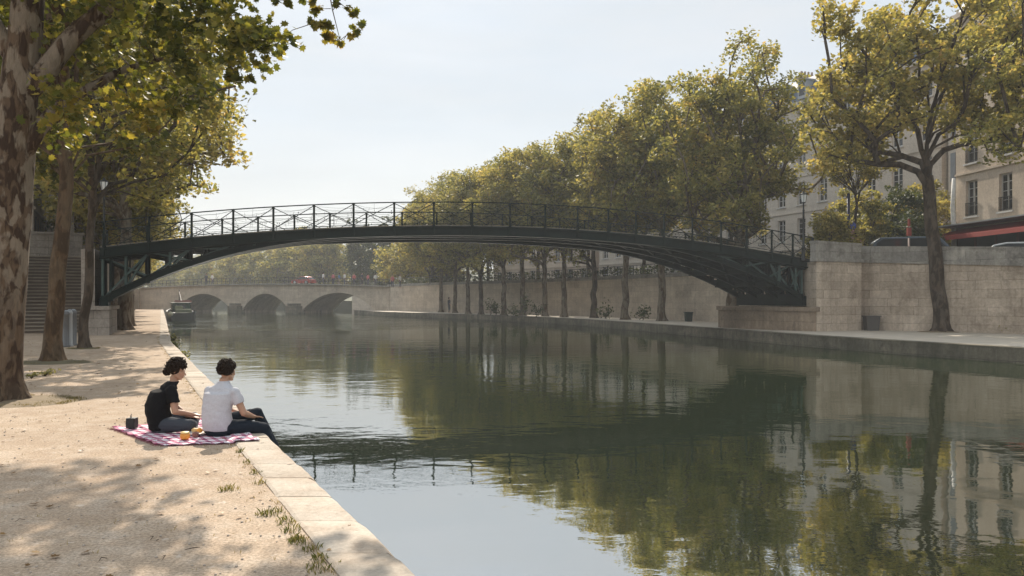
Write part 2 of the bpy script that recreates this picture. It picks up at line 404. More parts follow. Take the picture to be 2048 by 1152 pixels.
mc_ = nt.nodes.new('ShaderNodeMix'); mc_.data_type = 'RGBA'; L(mz_.outputs[0], mc_.inputs[0]); L(r2_.outputs[0], mc_.inputs[6]); mc_.inputs[7].default_value = (.65, .64, .605, 1); L(mc_.outputs[2], sc_.inputs[0]); L(mr_.outputs[0], sc_.inputs['Scale']); L(sc_.outputs[0], mx.inputs[7])
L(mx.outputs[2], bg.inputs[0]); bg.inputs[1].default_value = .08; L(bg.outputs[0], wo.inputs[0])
SC.view_settings.view_transform = 'Standard'; SC.view_settings.look = 'None'; SC.view_settings.gamma = 1
SC.view_settings.exposure = 0.8
cy = SC.cycles; cy.max_bounces = 8; cy.diffuse_bounces = 4; cy.glossy_bounces = 3; cy.transmission_bounces = 4; cy.volume_bounces = 1
cy.transparent_max_bounces = 8; cy.use_denoising = True; cy.sample_clamp_indirect = 8; cy.caustics_reflective = False; cy.caustics_refractive = False

# ------------------------------------------------------------------ ground, water, banks
def sheet(name, mat, x0, y0, x1, y1, z, kind='structure'):
    return MB().add([(x0,y0,z),(x1,y0,z),(x1,y1,z),(x0,y1,z)], [(0,1,2,3)]).build(name, mat, kind=kind)
sheet('ground', M['bed'], -900, -120, 900, 1100, -2.2)
sheet('water', M['water'], -420, -60, 420, 700, WZ)
def LE(Y):                                   # left water edge
    tab = [(-40, 21), (-5, 4.1), (4.62, -.546), (8.68, -2.52), (14.9, -5.53), (29.4, -12.5), (49, -21.1), (80, -34.7), (128, -55.8), (150, -66)]
    for (a, xa), (b, xb) in zip(tab, tab[1:]):
        if Y <= b: return xa+(xb-xa)*(Y-a)/(b-a)
    return tab[-1][1]
lys = [-30, -5, 0, 4.62, 8.68, 14.9, 22, 29.4, 38, 49, 64, 80, 104, 128]
ledge = [(LE(y), y) for y in lys]
CW = .46                                     # coping width
inner = [(x-CW, y) for x, y in ledge]
b = MB(); b.prism([(x+.02, y) for x, y in inner][::-1] + [(-140, -30), (-140, 128)][::1], -2.1, 0.0)
path_l = b.build('path', M['sand'], kind='structure')
# coping stones of the near quay, each block with its own worn edges
b = MB(); rnd = random.Random(3)
y = -6.0
while y < 128:
    L_ = (.56 + rnd.random()*.2) if y < 40 else 2.4
    y2 = min(y+L_, 128)
    g_ = .006 if y < 40 else .01
    x0, x1 = LE(y), LE(y2); ya, yb = y+g_, y2-g_
    dz = rnd.uniform(-.004, .006); dx = rnd.uniform(-.008, .008)
    nseg = 4 if y < 30 else 1
    sec = [(-CW+.0, -.35), (-CW+.0, .012), (-CW+.03, .022), (-.05, .022), (-.022, .012), (0, -.012), (.0, -.35)]
    vs, fs = [], []
    for i in range(nseg+1):
        tt = i/nseg; yy = ya+(yb-ya)*tt; xx = x0+(x1-x0)*tt
        e = .012 if i in (0, nseg) else 0
        for k, (ox, oz) in enumerate(sec):
            j = rnd.uniform(-.006, .006) if y < 30 else 0
            vs.append((xx+ox+dx+(j if k in (4, 5) else 0), yy, oz+dz-(e if 1 <= k <= 5 else 0)+(j*.5 if k == 4 else 0)))
    ns = len(sec)
    for i in range(nseg):
        for k in range(ns-1): fs.append((i*ns+k, i*ns+k+1, (i+1)*ns+k+1, (i+1)*ns+k))
    fs += [tuple(range(ns))[::-1], tuple(nseg*ns+k for k in range(ns))]
    b.add(vs, fs); y = y2
b.build('coping', M['coping'], kind='structure', label='pale worn coping stones along the near water edge')
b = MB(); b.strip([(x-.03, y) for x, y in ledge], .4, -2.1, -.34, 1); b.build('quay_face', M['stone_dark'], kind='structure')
# right quay
redge = [(34, 4), (25, 12), (20, 19.5), (16.6, 25.9), (14.9, 30), (13.3, 34.6), (11.5, 41.2), (9.5, 49), (7.6, 56), (5.2, 63.5), (2.6, 70), (-.6, 77), (-5, 83.5), (-10, 90), (-16, 99), (-20, 108), (-22.5, 114)]
rwall_near = [(36, 24), (29.5, 30.2), (23.2, 36.3), (18.0, 41.9)]
rwall_far = [(17.6, 44.2), (16.4, 47.5), (14.8, 53), (12.6, 60), (10, 67), (6.8, 74), (3, 81), (-2, 88), (-8, 96), (-13, 103.5), (-17.5, 112)]
b = MB(); b.prism([(x+.5, y) for x, y in redge][::1] + [(-10, 130), (60, 130), (60, 4)][::1], -2.1, 0.0)
b.build('quay', M['path_far'], kind='structure')
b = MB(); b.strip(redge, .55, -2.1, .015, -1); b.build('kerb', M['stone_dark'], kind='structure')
# mossy toe of the right quay
# streets above
b = MB(); b.prism([(36.5, 24.4), (23.6, 36.7), (18.4, 42.2), (18.0, 44.5), (16.9, 47.6), (15.2, 53.1), (13, 60.1), (10.4, 67.2), (7.2, 74.3), (3.4, 81.4), (-1.6, 88.5), (-7.6, 96.4), (-12.6, 104), (-17.2, 112), (-14, 150), (40, 260), (300, 260), (300, 24.4)], -2.1, UP_R-.25)
b.build('street', M['asphalt'], kind='structure')
lw = [(-25.6, 47.5), (-29, 54), (-33, 64), (-40, 80), (-51, 104), (-62, 128)]
b = MB(); b.prism([(x-.4, y) for x, y in lw] + [(-75, 150), (-300, 260), (-300, 47.5)], -2.1, UP_L)
b.build('terrace', M['asphalt'], kind='structure')
# land beyond the far bridge, and hills
b = MB(); b.prism([(-300, 270), (-110, 235), (-70, 215), (-45, 185), (-30, 160), (-20, 140), (-14, 128), (60, 128), (400, 300), (400, 900), (-500, 900)], -2.1, 1.2)
b.build('far_bank', M['earth'], kind='structure')
def hills():
    nx, ny = 240, 40; V = []; Fc = []
    def ridge(px):      # height of skyline in the photo at a place
        tab = [(-600, 470), (0, 500), (300, 520), (380, 515), (440, 500), (520, 492), (580, 484), (640, 480), (700, 492), (800, 520), (1000, 540), (1600, 560), (2300, 570)]
        for (a, ya), (b_, yb) in zip(tab, tab[1:]):
            if px <= b_: return ya+(yb-ya)*(px-a)/(b_-a)
        return tab[-1][1]
    for j in range(ny):
        Y = 300+j*14
        for i in range(nx):
            px = -500+2600*i/(nx-1)
            X = (px-CX)/F*Y*1.0
            top = (HZ-ridge(px))/F*560+EYE
            s = min(1, (j/ny)*1.9); prof = math.sin(s*math.pi/2)**1.3 if j < ny*.55 else 1-.3*((j/ny-.55)/.45)
            n = mnoise.noise(Vector((X*.03, Y*.03, 0)))*5+mnoise.noise(Vector((X*.12, Y*.12, 3)))*3.5*prof
            V.append((X, Y, 1+max(0, (top-2)*prof+n*prof)))
    for j in range(ny-1):
        for i in range(nx-1): a = j*nx+i; Fc.append((a, a+1, a+nx+1, a+nx))
    t = NT('wooded_hill'); c = t.ramp(t.noise(t.pos(), .14, 8, .7), [(.35, (.03,.04,.015)), (.6, (.10,.10,.04)), (.72, (.20,.19,.13))])
    t.set(col=c, rough=.95); t.bump(t.noise(t.pos(), .3, 6), 1, 1.5)
    me = np_mesh('hills', np.array(V), np.array(Fc), t.m, True)
    props(link_mesh('hills', me), kind='structure')
hills()
# air
bx = MB().box((0, 490, 27), (1860, 1280, 60))
t = NT('hazy_air'); t.n.remove(t.b); v = t.node('ShaderNodeVolumePrincipled')
v.inputs['Color'].default_value = (.93, .96, 1, 1); v.inputs['Density'].default_value = .00066; v.inputs['Anisotropy'].default_value = .05
t.link(v.outputs[0], t.out.inputs['Volume'])
bx.build('haze', t.m, kind='stuff')
# ------------------------------------------------------------------ trees
rng = np.random.default_rng(11)
LEAF4 = (np.array([(-.5, 0, 0), (0, -.30, .04), (.5, 0, 0), (0, .30, .04)], float), 4)
_h = [(0, -.46), (.07, -.30), (.30, -.38), (.27, -.20), (.50, -.06), (.33, .06), (.38, .28), (.15, .22), (0, .54)]
_l = _h+[(-x, y) for x, y in _h[-2:0:-1]]
LEAF12 = (np.array([(x, y, .22*abs(x)+.18*y*y) for x, y in _l], float), len(_l))
def rot_mats(n, up=.5):
    """random leaf frames, normals leaning to the vertical by `up`"""
    nrm = rng.normal(size=(n, 3)); nrm /= np.linalg.norm(nrm, axis=1)[:, None]
    nrm[:, 2] = np.abs(nrm[:, 2])+up; nrm /= np.linalg.norm(nrm, axis=1)[:, None]
    a = rng.normal(size=(n, 3)); x = np.cross(a, nrm); x /= np.linalg.norm(x, axis=1)[:, None]
    y = np.cross(nrm, x)
    return np.stack([x, y, nrm], axis=1)
def leaf_cloud(name, C, size, mat, leaf=LEAF4, up=.35, var=.35):
    tv, k = leaf; n = len(C)
    R = rot_mats(n, up); s = size*(1+var*rng.uniform(-1, 1, n))
    V = np.einsum('kj,njl->nkl', tv, R)*s[:, None, None] + C[:, None, :]
    return np_mesh(name, V.reshape(-1, 3), np.arange(n*k).reshape(n, k), mat)
def clump_leaves(cl, rad, per, twig=None):
    """leaf positions round the clump centres: little sprays, not balls"""
    n = len(cl); out = []
    for i in range(n):
        m = max(4, int(per*rng.uniform(.55, 1.35)))
        ns = max(2, m//9)
        sp = rng.normal(size=(ns, 3))*np.array([1, 1, .62]); sp /= (np.linalg.norm(sp, axis=1)[:, None]+1e-6)
        sp *= (rng.uniform(.15, 1, ns)**.6)[:, None]*rad*np.array([1.05, 1.05, .72])*rng.uniform(.75, 1.2)
        idx = rng.integers(0, ns, m)
        out.append(cl[i]+sp[idx]+rng.normal(size=(m, 3))*rad*.17)
    return np.concatenate(out)
def grow(trunk, targets, tr, tip=.02, p=2.15, step=.8, seed=0, wob=.12):
    """branches from the trunk to every clump; returns MB with trunk and limbs"""
    r_ = random.Random(seed)
    nodes = [Vector(q) for q in trunk]; par = [i-1 for i in range(len(trunk))]; nt_ = len(trunk)
    k0 = max(1, int(nt_*.55)); top = nodes[-1]
    T_ = np.array([tuple(c) for c in targets]); cen = T_.mean(0); ext = T_.max(0)-T_.min(0); lead = []
    for k_ in range(5):
        a_ = k_*1.257+seed; q_ = np.array([cen[0]+.27*ext[0]*math.cos(a_), cen[1]+.27*ext[1]*math.sin(a_), T_[:, 2].min()+ext[2]*(.62+.07*(k_ % 3))])
        lead.append(tuple(T_[np.argmin(np.linalg.norm(T_-q_, axis=1))]))
    tg = lead+sorted([c for c in map(tuple, T_) if c not in lead], key=lambda c: (Vector(c)-top).length)
    A = [np.array(q) for q in nodes]
    for ic_, c in enumerate(tg):
        c = Vector(c); N = np.array(A); d = np.linalg.norm(N-np.array(c), axis=1)
        pen = np.maximum(0, N[:, 2]-c.z+1.1)*1.7
        pen[:k0] += 50
        d2 = d+pen+np.where(np.arange(len(N)) < nt_, -.4, 0)
        if ic_ < 5: d2 = d2+np.where(np.arange(len(N)) < nt_, 0, 6)+np.where(np.arange(len(N)) < nt_-3, 50, 0)
        i = int(np.argmin(d2)); a = nodes[i]; L_ = (c-a).length
        m = max(1, int(L_/step)); pi = i
        # start in the parent's direction so forks are narrow, then bend outwards
        pd = (a-nodes[par[i]]).normalized() if par[i] >= 0 else Vector((0, 0, 1))
        c1 = a+(pd*.6+Vector((0, 0, .5))).normalized()*L_*.42
        for s_ in range(1, m+1):
            u = s_/m; q = a*(1-u)**2+c1*2*u*(1-u)+c*u*u
            if s_ < m: q = q+Vector((r_.uniform(-1, 1), r_.uniform(-1, 1), r_.uniform(-1, 1)))*wob
            nodes.append(q); par.append(pi); A.append(np.array(q)); pi = len(nodes)-1
    n = len(nodes); acc = [0.0]*n; kids = [0]*n
    for i in range(n): 
        if par[i] >= 0: kids[par[i]] += 1
    R = [0.0]*n
    for i in range(n-1, -1, -1):
        R[i] = tip if acc[i] == 0 else acc[i]**(1/p)
        if par[i] >= 0: acc[par[i]] += R[i]**p
    sc = min(1.7, tr*.82/max(R[nt_-1], 1e-4)) if nt_ > 1 else 1
    b = MB()
    for i in range(nt_, n):
        a = par[i]; ra = min(R[a]*sc, R[i]*sc*1.35); rb = R[i]*sc
        if a < nt_: ra = rb*1.3
        nn = 9 if rb > .09 else (6 if rb > .04 else 4)
        d = (nodes[i]-nodes[a]); 
        if d.length < 1e-4: continue
        b.tube([nodes[a]-d*.06, nodes[i]+d*.04], [ra, rb], nn, cap=False)
    return b, nodes[:nt_], R, sc
def trunk_mesh(b, pts, r0, r1, flare=1.5, n=18, seed=0):
    r_ = random.Random(seed); P_ = []; Rr = []
    pts = [Vector(p) for p in pts]
    m = 4*(len(pts)-1)
    for i in range(m+1):
        u = i/4; k = min(int(u), len(pts)-2); f = u-k
        p0 = pts[max(k-1, 0)]; p1 = pts[k]; p2 = pts[k+1]; p3 = pts[min(k+2, len(pts)-1)]
        q = .5*((2*p1)+(p2-p0)*f+(2*p0-5*p1+4*p2-p3)*f*f+(3*p1-p0-3*p2+p3)*f**3)
        P_.append(q); h = q.z-pts[0].z; tt = i/m
        Rr.append((r0+(r1-r0)*tt)*(1+(flare-1)*math.exp(-h/.22)))
    st = len(b.v)
    b.tube([P_[0]-Vector((0, 0, .15))]+P_, [Rr[0]*1.12]+Rr, n)
    ph = r_.random()*6
    for i in range(st, len(b.v)):     # root ribs and knobbly bark
        v = Vector(b.v[i]); j = min((i-st)//n, len(P_)); c = P_[max(0, j-1)]
        d = Vector((v.x-c.x, v.y-c.y, 0)); a = math.atan2(d.y, d.x); h = max(0, v.z-pts[0].z)
        f = 1+.20*math.exp(-h/.28)*math.cos(5*a+ph)+.05*mnoise.noise(v*1.6)+.03*mnoise.noise(v*5)
        b.v[i] = (c.x+d.x*f, c.y+d.y*f, v.z)
    return P_
def crown_targets(n, c, rx, ry, rz, seed, hollow=.5, flat=.0, lobes=.25):
    r_ = np.random.default_rng(seed); out = []
    c = np.array(c)
    while len(out) < n:
        d = r_.normal(size=3); d /= np.linalg.norm(d)
        if d[2] < -.92+flat: continue
        rr = r_.uniform(hollow**3, 1)**(1/3)
        lob = 1+lobes*mnoise.noise(Vector(d)*2.1+Vector((seed*3.1, 0, 0)))*2
        q = d*rr*lob*np.array([rx, ry, rz])
        if d[2] < 0: q[2] *= .82
        q = c+q
        if out and min(np.linalg.norm(q-o) for o in out[-60:]) < .55: continue
        out.append(q)
    return np.array(out)
def make_tree(seed, H, rad, tr, fork, label, cat='tree', group=None, loc=(0, 0, 0), n=105, per=120, leaf=.27, cr=.95, lean=(0, 0), mat='leaf', bark='bark', name='plane_tree', zc=None, hollow=.35, keep=None, rzf=1.0, leaft=LEAF4, tip=.02, up=.35, extra=None):
    r_ = random.Random(seed)
    root = thing(name, loc, label, cat, group)
    base = (0, 0, 0)
    nt_ = 7
    tp = [(lean[0]*(i/nt_)**1.3+r_.uniform(-.07, .07)*(0 < i), lean[1]*(i/nt_)**1.3+r_.uniform(-.07, .07)*(0 < i), fork*i/nt_) for i in range(nt_+1)]
    zc = zc or (fork+H)/2-.5
    tg = crown_targets(n, (lean[0], lean[1], zc), rad, rad, (H-zc), seed, hollow)
    tg = tg*np.array([1, 1, 1])
    if extra is not None: tg = np.concatenate([tg, np.array(extra)-np.array(loc)])
    if keep is not None: tg = np.array([q for q in tg if keep(Vector(q)+Vector(loc))])
    b, pts, R, sc = grow(tp, tg, tr, seed=seed, tip=tip)
    trunk_mesh(b, tp, tr, tr*.74, seed=seed)
    me = b.mesh('trunk', M[bark]); link_mesh('trunk', me, root)
    C = clump_leaves(tg, cr, per)
    if keep is not None:
        C = np.array([q for q in C if keep(Vector(q)+Vector(loc), .5)])
    me = leaf_cloud('crown', C, leaf, M[mat], leaft, up)
    link_mesh('crown', me, root)
    return root
def ord_(i): return ['first','second','third','fourth','fifth','sixth','seventh','eighth','ninth','tenth','eleventh','twelfth','thirteenth','fourteenth','fifteenth','sixteenth','seventeenth','eighteenth'][i]

def land(q):                                # where the shadow of a point falls on the quay
    return (q.x-SUN.x/SUN.z*q.z, q.y-SUN.y/SUN.z*q.z)
def shade_keep(q, slack=0.0):
    """leaf clumps of the left trees are left out so that the sun reaches the quay"""
    gx, gy = land(q)
    if gy < 1 or gx > 1: return True
    px, py = CX+F*gx/gy, HZ+2560/gy
    if q.z < 3.5: return True
    e = mnoise.noise(Vector((gx*.8, gy*.8, 1)))
    if 8.0+e*.5 < gy < 13.2+e*1.2 and gx > -9.5: return False
    if gy <= 8.6:
        lim = 300 if gy > 7.2 else (430 if gy > 6.3 else (640 if gy > 5 else 900))
        if px > lim+e*60 : return False
        return mnoise.noise(Vector((gx*.75, gy*1.3, 5))) > -.14
    if gy >= 13.2 and gx > -16 and gy < 46:
        return mnoise.noise(Vector((gx*.5, gy*.7, 9))) > -.28
    return True
# big plane tree in the left foreground, its limbs laid out by hand
def near_tree():
    base = G(-12, 803); Y0 = base.y
    root = thing('plane_tree', base, 'huge foreground plane tree with flaking bark and a flared foot at the left border', 'tree')
    O = base
    L_ = lambda px, py, dy=0.0: P(px, py, Y0+dy)-O
    tp = [Vector((0, 0, 0)), L_(-8, 700), L_(0, 600), L_(10, 500), L_(20, 400), L_(27, 320), L_(33, 240), L_(40, 160), L_(49, 80), L_(57, 0), L_(62, -90, .3), L_(66, -200, .6)]
    b = MB()
    trunk_mesh(b, tp, .385, .19, flare=1.28, n=28, seed=2)
    limbs = [
        ([L_(45, 190), L_(85, 150), L_(135, 85, .1), L_(185, 40, .2), L_(240, -5, .3), L_(330, -90, .6), L_(450, -160, .9), L_(560, -200, 1.2)], [.17, .165, .15, .14, .13, .10, .07, .03]),
        ([L_(40, 330), L_(69, 275), L_(105, 225, .2), L_(153, 191, .4), L_(200, 165, .6), L_(244, 141, .8), L_(310, 122, 1.1), L_(382, 99, 1.4)], [.12, .11, .10, .085, .07, .055, .035, .015]),
        ([L_(30, 120), L_(-20, 40, -.2), L_(-100, -60, -.4), L_(-180, -200, -.8), L_(-260, -380, -1)], [.15, .13, .11, .08, .03]),
        ([L_(40, 20), L_(70, -120, .8), L_(120, -260, 2), L_(160, -420, 3)], [.14, .11, .08, .03]),
        ([L_(38, -60, .2), L_(0, -200, -1), L_(60, -330, -2), L_(150, -450, -3)], [.13, .10, .07, .03]),
    ]
    ln = []
    for pts, rr in limbs:
        P_ = []; R_ = []
        m = (len(pts)-1)*4
        for i in range(m+1):
            u = i/4; k = min(int(u), len(pts)-2); f = u-k
            p0 = pts[max(k-1, 0)]; p1 = pts[k]; p2 = pts[k+1]; p3 = pts[min(k+2, len(pts)-1)]
            P_.append(.5*((2*p1)+(p2-p0)*f+(2*p0-5*p1+4*p2-p3)*f*f+(3*p1-p0-3*p2+p3)*f**3)); R_.append(rr[k]+(rr[k+1]-rr[k])*f)
        b.tube(P_, R_, 12); ln += list(zip(P_[3:], R_[3:]))
    # clumps: those that show low in the picture, by hand ...
    low = []
    r_ = random.Random(5)
    spots = [(100, 30), (160, 110), (230, 60), (300, 30), (350, 90), (400, 60), (420, 20), (470, 40), (455, 90), (500, 105), (535, 110), (480, 145), (520, 85), (330, 150), (280, 110), (390, 125), (300, 250), (270, 215), (340, 230), (130, 200), (120, 260), (230, 180), (185, 235), (350, 190), (90, 90), (10, 60), (-20, 140), (90, 310), (400, -20), (470, -10), (260, 10), (180, 10), (60, -30), (300, 70), (235, 130), (440, 120)]
    for i, (x, y) in enumerate(spots):
        low.append((L_(x+r_.uniform(-12, 12), y-22+r_.uniform(-8, 8), r_.uniform(-.6, 2.0)), .26))
    for x, y in [(610, 5), (640, 28), (680, 12), (700, 30), (715, 45), (650, 60), (668, 80), (690, 85), (560, 10), (470, 165), (488, 178), (300, 268), (628, 55), (700, 75)]:
        low.append((L_(x, y-8, r_.uniform(.2, .6)), .13))
    spine = [L_(540, -190, .8), L_(600, -130, .5), L_(650, -60, .4), L_(665, 20, .4), L_(680, 80, .4)]
    b.tube(spine, [.03, .022, .014, .009, .005], 5); ln += [(p, .01) for p in spine[2:]]
    b.tube([L_(450, 110, .9), L_(465, 140, .8), L_(480, 175, .8)], [.01, .007, .004], 4)
    hi = []
    r2 = np.random.default_rng(21)
    for q in crown_targets(250, (.8, 1.3, 9.6), 6.4, 5.2, 4.6, 33, .1):
        q = Vector(q); wq = q+O
        px = CX+F*wq.x/max(wq.y, 1); py = HZ-F*(wq.z-EYE)/max(wq.y, 1)
        if wq.y < 6 or (py > -25 and px > 60): continue
        if not shade_keep(wq): continue
        hi.append((q, .62))
    def nearest(c):
        best = None
        for p, r in ln:
            d = (p-c).length+(.6*max(0, p.z-c.z-.3))
            if best is None or d < best[0]: best = (d, p, r)
        return best[1], best[2]
    allc = sorted(low+hi, key=lambda t: min((t[0]-p).length for p, _ in ln[::3]))
    C = []
    for c, rad in allc:
        p, r = nearest(c); m = max(1, int((c-p).length/.35)); last = p
        rr = min(r*.6, .012+.012*(c-p).length)
        mid = (p+c)/2+Vector((0, 0, .12*(c-p).length))
        pts = [p*(1-u)**2+mid*2*u*(1-u)+c*u*u+Vector((r_.uniform(-1, 1), r_.uniform(-1, 1), r_.uniform(-1, 1)))*.03 for u in [i/m for i in range(m+1)]]
        b.tube(pts, [rr+(.004-rr)*i/m for i in range(m+1)], 5, cap=False); ln += [(q, .012) for q in pts[1:]]
        if rad < .2: C.append(clump_leaves(np.array([c]), rad*1.25, 20))
        elif rad < .4: C.append(clump_leaves(np.array([c]), rad*1.9, 112))
        else: C.append(clump_leaves(np.array([c]), rad, 120))
    link_mesh('trunk', b.mesh('trunk', M['bark_old']), root)
    C = np.concatenate(C)
    link_mesh('crown', leaf_cloud('crown', C, .135, M['leaf_near'], LEAF12, .25), root)
near_tree()
lt = G(105, 725)
ex = [P(x, y, Y) for x, y, Y in [(90, 120, 19), (140, 60, 20), (220, 130, 21), (300, 180, 20), (200, 260, 21), (330, 110, 20), (260, 60, 19), (380, 160, 22), (170, 180, 19), (60, 200, 20), (100, 280, 21), (230, 210, 22), (330, 220, 21), (360, 60, 21), (290, 290, 22)]]
make_tree(41, 14.5, 4.4, .215, 5.4, 'brown trunked plane tree, second from the left border, in a mossy ring', loc=lt, n=150, per=190, leaf=.19, cr=.8, lean=(.22, .3), mat='leaf_near', bark='bark_brown', keep=shade_keep, zc=9.5, leaft=LEAF12, extra=ex)
l3 = G(168, 697)
ex = [P(x, y, Y) for x, y, Y in [(250, 250, 26), (300, 300, 27), (200, 300, 26), (330, 350, 28), (380, 300, 28), (260, 360, 28), (300, 400, 29), (380, 370, 30), (120, 330, 26), (350, 250, 27), (400, 240, 28), (230, 330, 27)]]
make_tree(42, 15, 4.8, .15, 6.0, 'slim dark trunked tree just in front of the stone bridge foot at left', loc=l3, n=140, per=170, leaf=.22, cr=.85, lean=(.3, .3), mat='leaf', bark='bark_dark', keep=lambda q, s=0: shade_keep(q) and not (180 < CX+F*q.x/q.y < 236 and 320 < HZ-F*(q.z-EYE)/q.y < 520), zc=9.8, extra=ex)
# row along the left quay
protos = []
def proto(i, **k):
    kw = dict(H=16.6, rad=4.2, tr=.27, fork=4.9, label='x', n=140, per=165, leaf=.27, cr=1.0, loc=(0, 0, 0)); kw.update(k)
    return make_tree(100+i, **kw)
PR = [proto(0), proto(1, mat='leaf_gold', H=16.9, fork=5.0), proto(2, H=16, rad=4.6, fork=6), proto(3, mat='leaf_gold', rad=3.9), proto(4, H=17, fork=4.6, bark='bark_dark')]
used = set()
def plant(k, loc, label, rz, s=1.0, sz=None, group=None, name=None):
    r = PR[k] if k not in used else copy_tree(PR[k]); used.add(k)
    r.location = loc; r.rotation_euler = (0, 0, rz); r.scale = (s, s, sz or s)
    r['label'] = label
    if group: r['group'] = group
    return r
Lrow = [(33.5, 1.0), (41.5, 1.05), (47, 1.03), (52.5, .98), (58, .90), (65.5, .88), (73, .86), (81, .84), (90, .84), (100, .82), (112, .8)]
for i, (Y, s) in enumerate(Lrow):
    X = (-12.5 if i < 1 else -2.1)-.455*Y
    if i in (1, 2): X += .9; s *= 1.1
    plant(i % 5, (X, Y, 0), '%s plane tree of the shaded left quay row, counted beyond the iron footbridge foot' % ord_(i), i*2.1, s, s*1.0, 'plane trees in a row on the left quay')
for i, (X, Y, s) in enumerate([(-27.5, 49, .8), (-30.2, 57, .8), (-34.5, 67, .82), (-41, 82, .8), (-30, 47.5, .9)]):
    plant((i+1) % 5, (X, Y, UP_L), '%s terrace tree above the left embankment wall, behind the quay row' % ord_(i), i*2.3+.7, s, s, 'terrace trees above the left embankment')
# row along the right quay
tb = [(863, 102, .95), (882, 96, .95), (910, 91, .95), (936, 86, .94), (962, 83, .93), (1008, 79, .97), (1045, 77, .98), (1090, 74, .95), (1128, 71, .99), (1188, 68, 1.0), (1250, 62, 1.06), (1324, 58, 1.06)]
for i, (px, Y, s) in enumerate(tb[::-1]):
    plant((i+2) % 5, ((px-CX)/F*Y, Y, 0), '%s plane tree along the right quay wall, counting away from the large leaning-limbed one' % ord_(i), i*1.7+.4, s, s, 'plane trees in a row on the right quay')
# second row on the street above the wall
for i, (X, Y, s) in enumerate([(17.5, 64, .72), (12.5, 76, .76), (8, 84, .78), (3, 93, .8), (-3, 101, .82), (-9, 110, .85)]):
    plant((i+3) % 5, (X, Y, UP_R-.25), '%s street tree above the right quay wall, behind the quay row' % ord_(i), i*2.9+1, s, s, 'street trees above the right quay wall')
def k2(q, s=0):
    gx, gy = land(q)
    if q.z < 8 and q.x > 15.2: return False
    return not (gy > 28 and gx > 13.8 and mnoise.noise(Vector((gx*.45, gy*.6, 2))) > .22)
# large tree whose trunk shows behind the right end of the bridge
make_tree(51, 17.6, 4.9, .42, 6.2, 'large golden tree rising behind the right end of the iron footbridge', loc=(13.9, 50.5, 0), n=240, per=165, leaf=.25, cr=.92, lean=(.5, 0), mat='leaf', tip=.03, zc=10.6, keep=k2)
# right foreground tree
rt = G(1882, 664)
R_ = lambda px, py, dy=0: P(px, py, rt.y+dy)
ex = [R_(x, y, d) for x, y, d in [(1640, 230, 1), (1620, 270, 0), (1660, 310, 0), (1690, 260, 1), (1700, 320, 0), (1740, 300, 1), (1650, 180, 0), (1690, 140, 1), (1680, 60, 0), (1700, 20, 0), (1730, 180, -1), (1640, 330, 0), (1760, 250, 1), (1690, 210, 0), (1720, 90, 0), (1760, 40, 0), (1640, 260, 2), (1780, 120, 1), (1990, 280, 0), (2020, 220, 0), (1960, 230, 1)]]
def kr(q, sl=0):
    px, py = CX+F*q.x/q.y, HZ-F*(q.z-EYE)/q.y
    return not (py > 285 and px > 1860) and not (px < 1625 and py < 170) and not (px < 1600) and not (py > 335 and px > 1700)
make_tree(61, 17.6, 5.6, .36, 7.6, 'tall plane tree on the right quay with a pale leaning trunk and spreading limbs', loc=rt, n=175, per=150, leaf=.20, cr=.8, lean=(-.55, .3), mat='leaf_gold', bark='bark_dark', tip=.032, zc=12.6, extra=ex, keep=kr, leaft=LEAF12, hollow=.25)
# tree mostly beyond the right border
ex = [P(x, y, 31) for x, y in [(2030, 60), (2000, 160), (2020, 240), (1990, 250), (2040, 300), (1975, 300), (2040, 150), (2060, 220), (2000, 90), (1960, 270), (2050, 20)]]
make_tree(62, 16, 5.2, .36, 7.2, 'dark green tree leaning in over the cafe from the right border', loc=(23.6, 30.5, 0), n=120, per=150, leaf=.19, cr=.8, mat='leaf', bark='bark_dark', zc=11.5, extra=ex, keep=lambda q, s=0: HZ-F*(q.z-EYE)/q.y < 330)
# small street trees and bushes behind the parapet, right
make_tree(71, 7.5, 1.9, .11, 3.9, 'thin forked street tree behind the parapet, right of the blue post', loc=P(1712, 490, 46).xy.to_3d()+Vector((0, 0, UP_R-.25)), n=34, per=120, leaf=.19, cr=.6, mat='leaf_gold', bark='bark_dark', name='street_tree', cat='tree', zc=6.2)
def bushy(seed, px, py0, py1, Y, rw, label, mat='leaf_dark', n=46, name='bush', cat='bush', z0=None):
    top = P(px, py1, Y).z; z0 = UP_R-.25 if z0 is None else z0; H = top-z0
    loc = Vector(((px-CX)/F*Y, Y, z0))
    return make_tree(seed, H, rw, .09, min(1.0, H*.25), label, loc=loc, n=n, per=170, leaf=.21, cr=.62, mat=mat, bark='bark_dark', name=name, cat=cat, zc=H*.55, hollow=.2)
bushy(72, 1662, 490, 430, 45, 1.0, 'yellowing low bush right beside the bridge lamp post', 'leaf_gold', 30)
bushy(73, 1735, 490, 400, 50, 1.5, 'sunlit green bush behind the thin street tree', 'leaf', 40)
bushy(74, 1790, 490, 385, 54, 2.3, 'dark rounded evergreen behind the parked cars', 'leaf_dark', 70, 'evergreen_tree', 'tree')
bushy(75, 1850, 490, 375, 56, 2.2, 'brownish bushy tree between the evergreen and the pale drainpipe', 'leaf_gold', 60, 'bushy_tree', 'tree')
bushy(76, 1690, 490, 390, 58, 1.7, 'pale green small tree behind the blue post', 'leaf', 45, 'small_tree', 'tree')
bushy(77, 1830, 490, 440, 49, 1.1, 'low dark hedge bush beside the red sign post', 'leaf_dark', 30)
